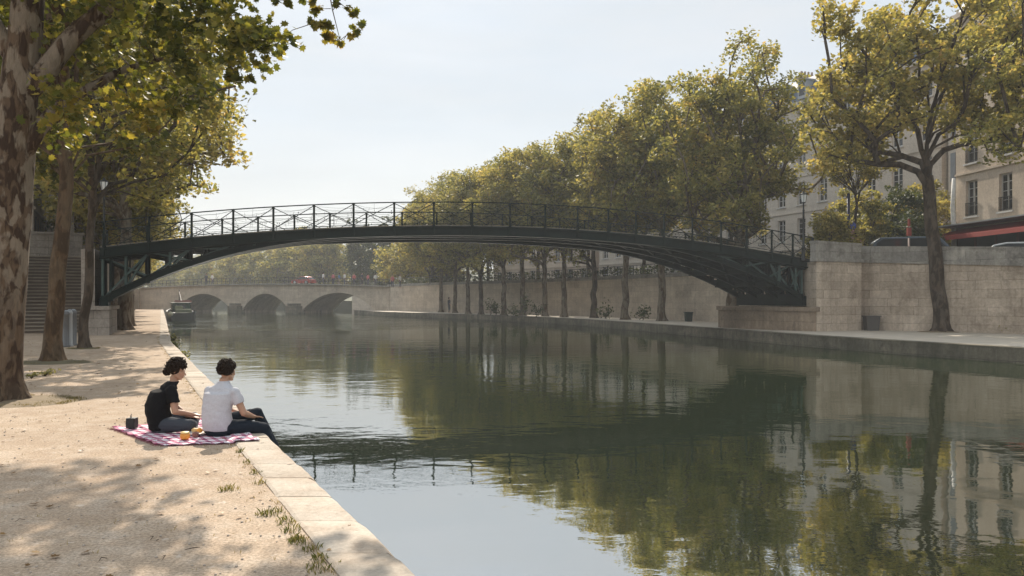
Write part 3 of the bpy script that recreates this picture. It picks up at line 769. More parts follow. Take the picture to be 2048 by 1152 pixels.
# far trees beyond the stone bridge
FP = [make_tree(200+i, 12.5, 5.2, .3, 2.6, 'x', n=95, per=110, leaf=.42, cr=1.25, mat=m_, name='round_tree', zc=6.6, hollow=.3, loc=(0, 0, 0)) for i, m_ in enumerate(['leaf', 'leaf_gold', 'leaf'])]
fu = set()
ft = [(395, 205, 11.0), (432, 200, 12.5), (468, 190, 12.0), (500, 195, 13.5), (535, 185, 14.0), (566, 178, 13.2), (600, 175, 15.5), (636, 168, 14.6), (668, 165, 14.6), (345, 220, 11.5), (300, 225, 12), (810, 133, 13.2), (838, 124, 13.6), (866, 134, 14), (895, 128, 13), (620, 215, 19)]
for i, (px, Y, h) in enumerate(sorted(ft)):
    k = i % 3; r = FP[k] if k not in fu else copy_tree(FP[k]); fu.add(k)
    r.location = ((px-CX)/F*Y, Y, 1.2); r.rotation_euler = (0, 0, i*1.3); s = h/12.5; r.scale = (s, s, s)
    r['label'] = 'hazy rounded tree beyond the stone bridge, %s from the left' % ord_(i); r['group'] = 'hazy trees beyond the stone bridge'
PO = make_tree(210, 15.0, 2.4, .3, 2.2, 'tall hazy poplar beyond the stone bridge, left one of the pair', n=100, per=110, leaf=.38, cr=1.0, mat='leaf_dark', name='poplar_tree', zc=7.5, hollow=.2, loc=(0, 0, 0))
PO.location = ((722-CX)/F*150, 150, 1.2)
P2 = copy_tree(PO); P2.location = ((765-CX)/F*146, 146, 1.2); P2.rotation_euler = (0, 0, 2); P2['label'] = 'tall hazy poplar beyond the stone bridge, right one of the pair'
for o in (PO, P2): o['group'] = 'pair of poplars'
# ------------------------------------------------------------------ iron footbridge
BA, BB, BV = Vector((-18.3, 35.5, 0)), Vector((15.2, 40.5, 0)), Vector((-2.0, 4.2, 0))
def zr(t):
    s = 2*t-1; return 6.17-(1.17 if s < 0 else 1.5)*s*s
def zd(t): return zr(t)-1.12
def zc_(t): return 4.62-3.35*abs(2*t-1)**3
def bp(t, z, w=0.0): return BA+(BB-BA)*t+BV*w+Vector((0, 0, z))
def t_of(px):
    u = (px-CX)/F; return (u*BA.y-BA.x)/((BB.x-BA.x)-u*(BB.y-BA.y))
fb = thing('footbridge', bp(.5, 0, .5), 'dark green arched iron footbridge spanning the river', 'footbridge')
ppx = [208, 298, 383, 466, 546, 627, 706, 787, 866, 943, 1018, 1088, 1153, 1214, 1269, 1325, 1382, 1439, 1490, 1540, 1582, 1618]
PT = [t_of(x) for x in ppx]; PT[-1] = .998
N = 66; T = [i/N for i in range(N+1)]
bn = Vector((-(BB-BA).y, (BB-BA).x, 0)).normalized()     # points away from the camera
# deck with planks
b = MB()
def slab(b, ta, tb, w0, w1, top, bot):
    vs = [bp(ta, zd(ta)+bot, w0), bp(tb, zd(tb)+bot, w0), bp(tb, zd(tb)+bot, w1), bp(ta, zd(ta)+bot, w1), bp(ta, zd(ta)+top, w0), bp(tb, zd(tb)+top, w0), bp(tb, zd(tb)+top, w1), bp(ta, zd(ta)+top, w1)]
    b.add(vs, [(0,3,2,1),(4,5,6,7),(0,1,5,4),(1,2,6,5),(2,3,7,6),(3,0,4,7)])
for i in range(186):
    slab(b, i/186-.001+.002, (i+1)/186, -.012, 1.012, .05, -.012)
b.build('deck', M['plank'], fb)
# edge girders
for w0 in (-.03, 1.0):
    b = MB()
    for a, c in zip(T, T[1:]):
        for (h0, h1, o0, o1) in ((-.015, -.07, -.02, .05), (-.07, -.40, 0, .03), (-.40, -.46, -.02, .05)):
            slab(b, a, c, w0+o0, w0+o1, h0, h1)
    b.build('edge_girder', M['iron'], fb)
# under-deck joists
b = MB()
for i in range(1, 64): b.beam(bp(i/64, zd(i/64)-.14, .03), bp(i/64, zd(i/64)-.14, .99), .08, .22)
b.build('joists', M['iron'], fb)
for w_ in (.02, .34, .67, .98):
    rib = MB()
    for a, c in zip(T, T[1:]):
        for (h0, h1, wd) in ((0, .06, .22), (.06, .20+.08*(a < .5)*abs(2*a-1), .08), (.20+.08*(a < .5)*abs(2*a-1), .26+.08*(a < .5)*abs(2*a-1), .22)):
            pa, pc = zc_(a), zc_(c)
            dv = bn*wd/2
            A0, C0 = bp(a, pa+h0, w_), bp(c, pc+h0, w_); A1, C1 = bp(a, pa+h1, w_), bp(c, pc+h1, w_)
            rib.add([A0-dv, C0-dv, C0+dv, A0+dv, A1-dv, C1-dv, C1+dv, A1+dv], [(0,3,2,1),(4,5,6,7),(0,1,5,4),(1,2,6,5),(2,3,7,6),(3,0,4,7)])
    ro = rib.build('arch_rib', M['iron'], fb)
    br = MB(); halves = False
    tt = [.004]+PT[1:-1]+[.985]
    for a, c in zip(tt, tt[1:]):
        if a > .5 and not halves: br.build('lattice', M['iron_lit'] if w_ < .1 else M['iron'], ro); br = MB(); halves = True
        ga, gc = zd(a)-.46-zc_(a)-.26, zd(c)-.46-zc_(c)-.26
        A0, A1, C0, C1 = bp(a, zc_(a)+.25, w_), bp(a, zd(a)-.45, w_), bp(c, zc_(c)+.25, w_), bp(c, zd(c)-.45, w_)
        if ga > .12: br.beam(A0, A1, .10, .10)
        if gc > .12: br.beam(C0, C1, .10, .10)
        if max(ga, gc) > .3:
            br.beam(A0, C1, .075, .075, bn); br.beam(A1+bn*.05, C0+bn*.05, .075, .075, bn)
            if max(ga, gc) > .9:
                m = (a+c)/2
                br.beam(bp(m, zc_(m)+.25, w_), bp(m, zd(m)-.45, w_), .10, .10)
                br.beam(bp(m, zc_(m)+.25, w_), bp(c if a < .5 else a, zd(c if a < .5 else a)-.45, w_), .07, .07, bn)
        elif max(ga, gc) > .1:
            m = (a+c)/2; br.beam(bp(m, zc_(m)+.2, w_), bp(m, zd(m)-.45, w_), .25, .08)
    br.build('lattice', M['iron_lit'] if w_ < .1 else M['iron'], ro)
    # top chord of the spandrel
for w_ in (.02, .34, .67, .98):
    for lo_, hi_ in ((0, .5), (.5, 1.01)):
        b = MB()
        for a, c in zip(T, T[1:]):
            if zd(a)-.5 > zc_(a)+.25 and lo_ <= a < hi_: b.beam(bp(a, zd(a)-.49, w_), bp(c, zd(c)-.49, w_), .16, .08)
        b.build('top_chord', M['iron'], fb)
b = MB()
for i, t_ in enumerate(PT[1:-1]):
    for wa, wb in ((.02, .34), (.34, .67), (.67, .98)):
        lo, hi = zc_(t_)+.15, zd(t_)-.5
        b.beam(bp(t_, lo, wa), bp(t_, lo, wb), .10, .10)
        if hi-lo > .6:
            b.beam(bp(t_, lo, wa), bp(t_, hi, wb), .06); b.beam(bp(t_, hi, wa), bp(t_, lo, wb), .06)
for a, c in zip(PT[1:], PT[2:-1]):
    b.beam(bp(a, zc_(a)+.12, .02), bp(c, zc_(c)+.12, .34), .08); b.beam(bp(a, zc_(a)+.12, .98), bp(c, zc_(c)+.12, .67), .05)
    b.beam(bp(a, zc_(a)+.12, .34), bp(c, zc_(c)+.12, .67), .08); b.beam(bp(a, zc_(a)+.12, .67), bp(c, zc_(c)+.12, .34), .08)
for k in range(40):
    t_ = (k+.5)/40
    if .3 < t_ < .62: continue
    lo, hi = zc_(t_)+.26, zd(t_)-.48
    if hi-lo < .35: continue
    for wa, wb in ((.02, .34), (.34, .67), (.67, .98)):
        pts = [bp(t_, lo+(hi-lo)*(math.sin(math.pi*u/8)**.6), wa+(wb-wa)*u/8) for u in range(9)]
        b.tube(pts, .035, 5)
b.build('cross_frames', M['iron'], fb)
for t_ in (.014, .06, .90, .945, .982):  # dense dark frames added to deepen the shade at the bridge ends
    b = MB(); lo, hi = zc_(t_)+.05, zd(t_)-.46
    b.beam(bp(t_, lo+.06, -.01), bp(t_, lo+.06, 1.01), .16, .26); b.beam(bp(t_, hi-.05, -.01), bp(t_, hi-.05, 1.01), .12, .18)
    for k in range(13):
        u = .02+.96*k/12; b.beam(bp(t_, lo, u), bp(t_, hi, u), .09, .07)
    for k in range(6):
        u0, u1 = .02+.96*k/6, .02+.96*(k+1)/6; b.beam(bp(t_, lo, u0), bp(t_, hi, u1), .07); b.beam(bp(t_, hi, u0), bp(t_, lo, u1), .07)
    b.build('shade_frame', M['iron'], fb)
for t_, zz in ((.006, 1.50), (.985, 1.50)):  # solid dark backing added in place of the shadow behind the rib ends
    b = MB(); b.beam(bp(t_, zz, -.02), bp(t_, zz, 1.02), .30, .50); b.build('shade_backing', M['iron'], fb)
# railings
rr = random.Random(9)
for w_ in (-.025, 1.025):
    out = -bn if w_ < 0 else bn
    rl = MB()
    for a, c in zip(T, T[1:]):
        rl.beam(bp(a, zr(a), w_), bp(c, zr(c), w_), .07, .045)
    ro = rl.build('railing', M['iron'], fb)
    rl = MB()
    for a, c in zip(T, T[1:]): rl.beam(bp(a, zd(a)+.10, w_), bp(c, zd(c)+.10, w_), .035, .03)
    rl.build('bottom_rail', M['iron'], ro)
    for i, t_ in enumerate(PT):
        p = MB()
        p.beam(bp(t_, zd(t_)-.42, w_), bp(t_, zr(t_)+.01, w_), .085, .075)
        p.beam(bp(t_, zd(t_)-.40, w_)+out*.07, bp(t_, zd(t_)-.02, w_)+out*.07, .09, .06)
        p.beam(bp(t_, zd(t_)-.02, w_)+out*.07, bp(t_, zd(t_)+.35, w_)+out*.03, .03)
        p.box(bp(t_, zr(t_)-.06, w_), (.12, .12, .05)); p.box(bp(t_, zd(t_)+.03, w_), (.13, .13, .06))
        bevel(p.build('post', M['iron'], ro), .008)
    for i, (a, c) in enumerate(zip(PT, PT[1:])):
        x = MB()
        for (za, zb) in (((zd(a)+.12), (zr(c)-.04)), ((zr(a)-.04), (zd(c)+.12))):
            pts = []; bow = rr.uniform(-.03, .07)
            for k in range(9):
                u = k/8; pts.append(bp(a+(c-a)*u, za+(zb-za)*u-bow*math.sin(math.pi*u)+(rr.uniform(-.008, .008)), w_))
            x.tube(pts, .018, 6)
        if rr.random() < .45:
            m = (a+c)/2; x.tube([bp(m, zd(m)+.1, w_), bp(m, (zd(m)+zr(m))/2+.03, w_)], .016, 5)
        x.build('cross_brace', M['iron'], ro)
    nt_ = MB()
    for i, (a, c) in enumerate(zip(PT, PT[1:])):
        dens = 9 if w_ < 0 else 5
        if i > 9: dens += 3
        for j in range(dens):
            h0 = .16+.9*(j+rr.random())/dens; h1 = h0+rr.uniform(-.18, .18); sag = rr.uniform(.0, .14)
            h0 = min(1.06, h0); h1 = max(.12, min(1.06, h1)); pts = []
            for k in range(8):
                u = k/7; t_ = a+(c-a)*u
                pts.append(bp(t_, zd(t_)+max(.1, h0+(h1-h0)*u-sag*math.sin(math.pi*u)+rr.uniform(-.022, .022)), w_))
            nt_.tube(pts, .0055, 3, smooth=False)
        for j in range(9 if i < 10 else 15):
            u = rr.random(); t_ = a+(c-a)*u; h0 = rr.uniform(.1, .8)
            nt_.tube([bp(t_, zd(t_)+h0, w_), bp(t_+rr.uniform(-.003, .003), zd(t_)+h0+rr.uniform(.1, .4), w_)], .0055, 3, smooth=False)
        for j in range(5 if i < 10 else 16):   # small padlocks and knots
            u = rr.random(); t_ = a+(c-a)*u; nt_.box(bp(t_, zd(t_)+rr.uniform(.1, .95)**1.3, w_), (.035, .02, .05), rr.random())
    nt_.build('wire_netting', M['iron'], ro)

def stone_thing(name, b, mat, label, cat, **kw):
    o = b.build(name, mat); return props(o, label, cat, **kw)
# stone feet of the bridge
b = MB(); b.prism([(-18.75, 35.1), (-17.75, 35.25), (-19.7, 39.9), (-20.7, 39.8)], -.1, 1.12); b.prism([(-18.82, 35.0), (-17.67, 35.17), (-19.62, 40.0), (-20.8, 39.9)], 1.123, 1.29)
stone_thing('bridge_pier', b, M['stone_left'], 'squat stone bridge foot at the left end of the iron footbridge', 'pier')
arc = [(14.93, 39.25), (13.3, 41.6), (12.45, 42.9), (12.1, 43.6), (11.75, 44.4), (11.65, 45.2), (11.9, 46.0), (12.5, 46.6)]
pier = arc+[(17.2, 46.6), (15.6, 41.8)]
b = MB(); b.prism(pier, -.1, .98)
cxp = sum(p[0] for p in pier)/len(pier); cyp = sum(p[1] for p in pier)/len(pier)
b.prism([(cxp+(x-cxp)*1.055, cyp+(y-cyp)*1.055) for x, y in pier], .983, 1.2)
o = stone_thing('bridge_pier', b, M['pier'], 'broad low stone pier with a rounded corner under the right end of the footbridge', 'pier')
# abutment, right
b = MB(); b.prism([(15.0, 39.42), (17.8, 40.75), (18.15, 42.1), (17.7, 47.2), (14.0, 47.0)], -.1, 3.45)
ab = stone_thing('stone_abutment', b, M['stone'], 'pale stone abutment block with a plain parapet, right of the iron footbridge', 'abutment')
b = MB(); b.strip([(14.92, 39.36), (17.84, 40.72), (18.2, 42.0)], .42, 3.453, 3.62, 1, -.06); b.build('cornice', M['parapet'], ab)
b = MB(); b.strip([(14.97, 39.42), (17.8, 40.75), (18.12, 42.0)], .36, 3.623, [4.36, 4.30, 4.26], 1); b.strip([(14.95, 39.38), (17.82, 40.72), (18.14, 42.0)], .42, [4.363, 4.303, 4.263], [4.49, 4.43, 4.39], 1); b.build('parapet', M['parapet'], ab)
# quay wall right, near part
wn = [(18.17, 41.75), (23.2, 36.3), (29.5, 30.2), (36, 24)]
s_ = lambda a, b_: [a, a+(b_-a)*.45, a+(b_-a)*.8, b_]
b = MB(); b.strip(wn, .5, -.1, s_(3.5, 2.6), 1)
qw = stone_thing('quay_wall', b, M['stone'], 'stained stone quay wall behind the pale leaning trunk at the right', 'wall')
b = MB(); b.strip(wn, .62, [z+.003 for z in s_(3.5, 2.6)], [z for z in s_(3.64, 2.74)], 1, -.09); b.build('cornice', M['parapet'], qw)
b = MB(); b.strip(wn, .38, [z+.003 for z in s_(3.64, 2.74)], s_(4.36, 3.5), 1); b.build('parapet', M['parapet'], qw)
# quay wall right, far part
wf = rwall_far
b = MB(); b.strip(wf, .6, -.1, [3.3]*len(wf), -1)
qf = stone_thing('quay_wall', b, M['stone_far'], 'long pale quay wall curving away behind the row of trees on the right bank', 'wall')
b = MB(); b.strip(wf, .7, 3.303, 3.44, -1, -.07); b.build('cornice', M['parapet'], qf)
b = MB(); b.strip(wf, .34, 3.443, 3.62, -1, .04)
b.build('parapet', M['parapet'], qf)
# iron fence on the far wall
b = MB()
tot = 0
for (x0, y0), (x1, y1) in zip(wf[1:], wf[2:]):
    L_ = math.hypot(x1-x0, y1-y0); m = int(L_/.55)
    for k in range(m):
        u = k/m; x, y = x0+(x1-x0)*u+.18, y0+(y1-y0)*u+.05
        b.beam((x, y, 3.6), (x, y, 4.4), .035)
    b.beam((x0+.18, y0+.05, 4.4), (x1+.18, y1+.05, 4.4), .05); b.beam((x0+.18, y0+.05, 4.0), (x1+.18, y1+.05, 4.0), .03)
props(b.build('iron_fence', M['black']), 'dark iron fence along the top of the far right quay wall', 'fence')

C = []
for (x0, y0), (x1, y1) in zip(wf[1:], wf[2:]):
    L_ = math.hypot(x1-x0, y1-y0); dx_, dy_ = (x1-x0)/L_, (y1-y0)/L_
    for k in range(int(L_*90)):
        u = rr.random(); o_ = rr.uniform(.6, 1.7); x, y = x0+(x1-x0)*u+dy_*o_, y0+(y1-y0)*u-dx_*o_
        C.append((x, y, 3.1+rr.random()**.7*(1.25+.35*mnoise.noise(Vector((x*.6, y*.6, 0))))))
me = leaf_cloud('hedge', np.array(C), .24, M['leaf_dark']); props(link_mesh('hedge', me), 'dark clipped hedge behind the iron fence above the far right quay wall', 'hedge')

# ------------------------------------------------------------------ left bank masonry
SB, SD, SN = Vector((-21.95, 37.4, 0)), Vector((-.43, .903, 0)), Vector((.903, .43, 0)); SR = math.atan2(.43, .903)
def sl_(x, y): p = SB+SN*x+SD*y; return (p.x, p.y)
b = MB(); nb2 = MB(); rs = random.Random(4)
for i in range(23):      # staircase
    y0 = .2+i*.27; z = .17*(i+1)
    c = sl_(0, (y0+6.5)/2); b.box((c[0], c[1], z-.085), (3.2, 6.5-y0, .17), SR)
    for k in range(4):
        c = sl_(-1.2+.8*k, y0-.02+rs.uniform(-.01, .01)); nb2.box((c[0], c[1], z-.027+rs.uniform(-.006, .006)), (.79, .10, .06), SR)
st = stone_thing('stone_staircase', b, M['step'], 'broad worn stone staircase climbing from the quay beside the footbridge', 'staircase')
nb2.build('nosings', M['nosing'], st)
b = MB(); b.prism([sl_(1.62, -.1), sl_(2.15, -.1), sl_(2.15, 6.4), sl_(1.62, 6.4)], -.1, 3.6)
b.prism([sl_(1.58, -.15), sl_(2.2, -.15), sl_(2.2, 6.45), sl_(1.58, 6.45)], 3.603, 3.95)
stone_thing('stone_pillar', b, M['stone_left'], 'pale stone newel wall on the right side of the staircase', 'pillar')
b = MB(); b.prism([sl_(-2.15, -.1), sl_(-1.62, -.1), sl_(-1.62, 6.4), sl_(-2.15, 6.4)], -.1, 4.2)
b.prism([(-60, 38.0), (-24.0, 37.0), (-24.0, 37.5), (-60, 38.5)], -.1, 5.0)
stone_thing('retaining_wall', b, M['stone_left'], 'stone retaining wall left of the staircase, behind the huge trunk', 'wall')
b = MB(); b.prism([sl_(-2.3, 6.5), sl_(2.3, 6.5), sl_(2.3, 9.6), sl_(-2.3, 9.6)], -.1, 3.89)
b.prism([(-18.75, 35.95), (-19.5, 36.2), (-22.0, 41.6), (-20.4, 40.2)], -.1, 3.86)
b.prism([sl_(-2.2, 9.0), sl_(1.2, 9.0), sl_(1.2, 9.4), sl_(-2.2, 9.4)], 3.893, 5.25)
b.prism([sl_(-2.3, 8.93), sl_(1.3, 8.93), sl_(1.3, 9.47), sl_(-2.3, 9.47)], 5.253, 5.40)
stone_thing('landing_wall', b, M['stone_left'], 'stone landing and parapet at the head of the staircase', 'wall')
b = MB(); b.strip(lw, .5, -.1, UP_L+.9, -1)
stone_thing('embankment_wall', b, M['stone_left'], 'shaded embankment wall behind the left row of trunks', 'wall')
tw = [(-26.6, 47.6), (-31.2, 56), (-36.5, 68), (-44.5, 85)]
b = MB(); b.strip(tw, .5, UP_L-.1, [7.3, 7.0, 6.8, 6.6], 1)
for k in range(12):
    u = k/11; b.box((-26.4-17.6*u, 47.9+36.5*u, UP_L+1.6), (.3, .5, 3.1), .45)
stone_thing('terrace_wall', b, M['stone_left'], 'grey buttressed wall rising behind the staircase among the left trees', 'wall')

# ------------------------------------------------------------------ stone bridge far away
A2, B2 = Vector((-59, 127, 0)), Vector((-17.0, 111, 0)); D2 = (B2-A2).normalized(); N2 = Vector((-D2.y, D2.x, 0)); L2 = (B2-A2).length
def t2(px):
    u = (px-CX)/F; return (u*A2.y-A2.x)/((B2.x-A2.x)-u*(B2.y-A2.y))*L2
def top2(s): 
    u = s/L2; return 3.35+.45*(1-(2*u-1)**2)
arches = [(t2(352), t2(463)), (t2(484), t2(578)), (t2(604), t2(752))]
def under(s):
    for i, (a, c) in enumerate(arches):
        if a < s < c:
            u = (2*(s-a)/(c-a)-1); return -.15+(2.55+(.1 if i == 2 else 0))*max(0, 1-u*u)**.9
    return -1.6
sb = thing('stone_bridge', A2+(B2-A2)*.5, 'pale hazy stone bridge with three low arches across the river', 'bridge')
b = MB(); S = sorted(set([0, L2]+[a+(c-a)*k/24 for a, c in arches for k in range(25)]+[a+1e-3 for a, c in arches]+[c-1e-3 for a, c in arches]+[a-1e-3 for a, c in arches]+[c+1e-3 for a, c in arches]))
for side in (0, 8.0):
    for s0, s1 in zip(S, S[1:]):
        if s1-s0 < 1e-4: continue
        q = [(s0, under(s0)), (s1, under(s1)), (s1, top2(s1)), (s0, top2(s0))]
        b.add([A2+D2*s+N2*side+Vector((0, 0, z)) for s, z in q], [(0, 1, 2, 3)], False, [[(s, z) for s, z in q]])
for s0, s1 in zip(S, S[1:]):
    if s1-s0 < 1e-4: continue
    b.add([A2+D2*s+N2*n_+Vector((0, 0, under(s))) for s, n_ in ((s0, 0), (s1, 0), (s1, 8), (s0, 8))], [(0, 1, 2, 3)], False, [[(s0, 0), (s1, 0), (s1, 8), (s0, 8)]])
    b.add([A2+D2*s+N2*n_+Vector((0, 0, top2(s))) for s, n_ in ((s0, 0), (s1, 0), (s1, 8), (s0, 8))], [(0, 1, 2, 3)], False, [[(s0, 0), (s1, 0), (s1, 8), (s0, 8)]])
b.build('arch_wall', M['stone_far'], sb)
for i, (a, c) in enumerate(arches[:-1]):
    s = (c+arches[i+1][0])/2; w_ = (arches[i+1][0]-c)/2
    pb = MB(); ce = A2+D2*s-N2*.0
    pts = [ce-D2*w_*1.15+N2*.5, ce-D2*w_*.9-N2*1.0, ce-N2*1.7, ce+D2*w_*.9-N2*1.0, ce+D2*w_*1.15+N2*.5]
    pb.prism([(p.x, p.y) for p in pts], -1.6, .55); pb.prism([(ce.x+(p.x-ce.x)*.8, ce.y+(p.y-ce.y)*.8) for p in pts], .553, .95)
    pb.build('cutwater', M['stone_dark'], sb)
b = MB()
for s0, s1 in zip(S, S[1:]):
    if s1-s0 < 1e-2: continue
    pa, pc = A2+D2*s0-N2*.06, A2+D2*s1-N2*.06
    b.beam(pa+Vector((0, 0, top2(s0)-.0)), pc+Vector((0, 0, top2(s1)-.0)), .5, .16)
b.build('cornice', M['parapet'], sb)
b = MB()
for k in range(60):
    s = L2*k/59; p = A2+D2*s+Vector((0, 0, top2(s))); b.beam(p, p+Vector((0, 0, .95)), .05)
for k in range(59):
    s, s1 = L2*k/59, L2*(k+1)/59
    for h in (.5, .95): b.beam(A2+D2*s+Vector((0, 0, top2(s)+h)), A2+D2*s1+Vector((0, 0, top2(s1)+h)), .05)
b.build('railing', M['black'], sb)
b = MB(); b.prism([(-30, 150), (-17, 128), (-17.2, 111.5), (-14, 111), (-10, 160)], -1.6, 3.1)
stone_thing('bridge_approach', b, M['stone_far'], 'masonry approach at the right end of the stone bridge', 'abutment')
b = MB(); b.prism([(-59.2, 135), (-59.2, 126.8), (-70, 130), (-75, 145)], -1.6, 3.2)
stone_thing('bridge_approach', b, M['stone_far'], 'masonry approach at the left end of the stone bridge', 'abutment')
# ------------------------------------------------------------------ buildings
t = NT('dark_window_glass'); t.set(col=(.02,.024,.028), rough=.08, spec=.6); M['glass'] = t.m
M['whitewood'] = simple('grey_white_woodwork', (.52,.50,.47), .6)
M['plaster'] = stone_mat('cream_plaster', (.60,.50,.40), (.57,.475,.38), (.56,.47,.37), 1.6, .62, stain=(.34,.27,.21), stain_amt=.35, bstr=.15)
M['plaster_grey'] = stone_mat('grey_facade_stone', (.60,.53,.45), (.54,.48,.41), (.44,.39,.33), 1.4, .5, stain=(.34,.30,.25), stain_amt=.4, bstr=.2)
M['slate'] = simple('blue_slate_roof', (.10,.125,.17), .55, var=.35, scale=2)
M['zinc'] = simple('pale_zinc', (.32,.34,.36), .45)
M['shutter'] = simple('grey_shutter', (.20,.21,.22), .6)
M['brickpot'] = simple('chimney_brick', (.30,.22,.17), .9)
def building(name, p0, p1, depth, z0, nf, fh, nb, mat, label, side, shut=False, mansard=True, ww=1.15, wh=2.15, first=0, rail=True, chim=3, sill=.75, cat='building', gf=None):
    p0, p1 = Vector((*p0, 0)), Vector((*p1, 0)); L_ = (p1-p0).length; d = (p1-p0)/L_; n = Vector((d.y, -d.x, 0))*side     # n points outwards
    R = Matrix((d, n, Vector((0, 0, 1)))).transposed()
    def W(s, o, z): return p0+d*s+n*o+Vector((0, 0, z))
    root = thing(name, W(L_/2, 0, z0), label, cat)
    b = MB(); top = z0+nf*fh; bay = L_/nb
    def quad(s0, s1, za, zb, o=0.0):
        q = [(s0, za), (s1, za), (s1, zb), (s0, zb)]
        b.add([W(s, o, z) for s, z in q], [(0, 1, 2, 3)], False, [q])
    for f in range(nf):
        zf = z0+f*fh; wz0 = zf+sill; wz1 = wz0+wh
        if f < first: quad(0, L_, zf, zf+fh); continue
        quad(0, L_, zf, wz0); quad(0, L_, wz1, zf+fh)
        for k in range(nb+1):
            a = 0 if k == 0 else (k-.5)*bay+ww/2; c = L_ if k == nb else (k+.5)*bay-ww/2
            quad(a, c, wz0, wz1)
        for k in range(nb):
            a, c = (k+.5)*bay-ww/2, (k+.5)*bay+ww/2
            for q in ([(a, 0, wz0), (a, -.28, wz0), (a, -.28, wz1), (a, 0, wz1)], [(c, 0, wz0), (c, 0, wz1), (c, -.28, wz1), (c, -.28, wz0)], [(a, 0, wz1), (a, -.28, wz1), (c, -.28, wz1), (c, 0, wz1)], [(a, 0, wz0), (c, 0, wz0), (c, -.28, wz0), (a, -.28, wz0)]):
                b.add([W(*v) for v in q], [(0, 1, 2, 3)])
            wf_ = MB(); cx_ = (a+c)/2; zm = (wz0+wz1)/2
            for (s, z, sw, sh) in ((a+.04, zm, .08, wh-.01), (c-.04, zm, .08, wh-.01), (cx_, zm, .10, wh-.01), (cx_, wz1-.04, ww-.17, .08), (cx_, wz0+.05, ww-.17, .1), (cx_-ww/4, wz0+wh*.3, ww/2-.15, .035), (cx_+ww/4, wz0+wh*.3, ww/2-.15, .035), (cx_-ww/4, wz0+wh*.54, ww/2-.15, .035), (cx_+ww/4, wz0+wh*.54, ww/2-.15, .035), (cx_-ww/4, wz0+wh*.78, ww/2-.15, .035), (cx_+ww/4, wz0+wh*.78, ww/2-.15, .035)):
                wf_.box(W(s, -.20, z), (sw, .06, sh), rot=R)
            wf_.box(W(cx_, .03, wz0-.06), (ww+.24, .16, .1), rot=R)
            wo_ = wf_.build('window', M['whitewood'], root)
            pm = MB(); pm.box(W(cx_, -.235, zm), (ww-.02, .02, wh-.02), rot=R); pm.build('pane', M['glass'], wo_)
            if rail:
                g_ = MB(); 
                for kk in range(9): g_.box(W(a+.05+(ww-.1)*kk/8, .04, wz0+.42), (.025, .025, .8), rot=R)
                g_.box(W(cx_, .04, wz0+.83), (ww, .05, .04), rot=R); g_.box(W(cx_, .04, wz0+.12), (ww, .04, .03), rot=R); g_.build('guard_rail', M['black'], wo_)
            if shut:
                for s in (a-ww*.27, c+ww*.27):
                    s_m = MB(); s_m.box(W(s, .035, zm), (ww*.48, .04, wh), rot=R); s_m.build('shutter', M['shutter'], wo_)
    # sides and back
    q0, q1 = W(0, -depth, 0), W(L_, -depth, 0)
    for (A, B) in ((p0, q0), (q1, p1), (q0, q1)):
        ln = (B-A).length; b.add([(A.x, A.y, z0), (B.x, B.y, z0), (B.x, B.y, top), (A.x, A.y, top)], [(0, 1, 2, 3)], False, [[(0, z0), (ln, z0), (ln, top), (0, top)]])
    b.build('wall', mat, root)
    c = MB()
    c.box(W(L_/2, .10, top+.12), (L_+.4, .5, .3), rot=R); c.box(W(L_/2, .04, z0+fh*1-.05 if first == 0 else z0+first*fh-.12), (L_+.1, .16, .16), rot=R)
    for f in range(max(2, first+1), nf): c.box(W(L_/2, .03, z0+f*fh+.02), (L_+.05, .12, .12), rot=R)
    c.build('cornice', mat, root)
    r = MB()
    if mansard:
        o0, o1, h = .0, 1.3, 2.6
        ring0 = [W(0, o0, top+.27), W(L_, o0, top+.27), W(L_, -depth, top+.27), W(0, -depth, top+.27)]
        ring1 = [W(.6, -o1, top+.27+h), W(L_-.6, -o1, top+.27+h), W(L_-.6, -depth+o1, top+.27+h), W(.6, -depth+o1, top+.27+h)]
        ring2 = [W(2, -depth/2, top+.27+h+1.3), W(L_-2, -depth/2, top+.27+h+1.3)]
        r.add(ring0+ring1+ring2, [(0,1,5,4),(1,2,6,5),(2,3,7,6),(3,0,4,7),(4,5,9,8),(6,7,8,9),(5,6,9),(7,4,8)])
    else:
        r.add([W(-.2, .3, top+.27), W(L_+.2, .3, top+.27), W(L_+.2, -depth/2, top+2.2), W(-.2, -depth/2, top+2.2), W(L_+.2, -depth, top+.27), W(-.2, -depth, top+.27)], [(0,1,2,3), (3,2,4,5), (0,3,5), (1,4,2)])
    ro = r.build('roof', M['slate'] if mansard else M['zinc'], root)
    if mansard:
        for k in range(0, nb):
            s = (k+.5)*bay; dm = MB(); dm.box(W(s, -.55, top+1.45), (1.15, 1.0, 1.7), rot=R); dm.box(W(s, -.55, top+2.36), (1.35, 1.2, .12), rot=R)
            do_ = dm.build('dormer', M['zinc'], root); pp = MB(); pp.box(W(s, -.04, top+1.5), (.75, .04, 1.2), rot=R); pp.build('pane', M['glass'], do_)
    for k in range(chim):
        s = L_*(k+.5)/chim; ch = MB(); zt = top+(5.0 if mansard else 3.4); ch.box(W(s, -depth*.5, (top+zt)/2), (.9, 2.0, zt-top), rot=R)
        for j in range(4): ch.tube([W(s, -depth*.5-.7+.45*j, zt), W(s, -depth*.5-.7+.45*j, zt+.45)], .12, 8)
        ch.build('chimney', M['brickpot'] if k % 2 else mat, ro)
    return root, W, R, L_
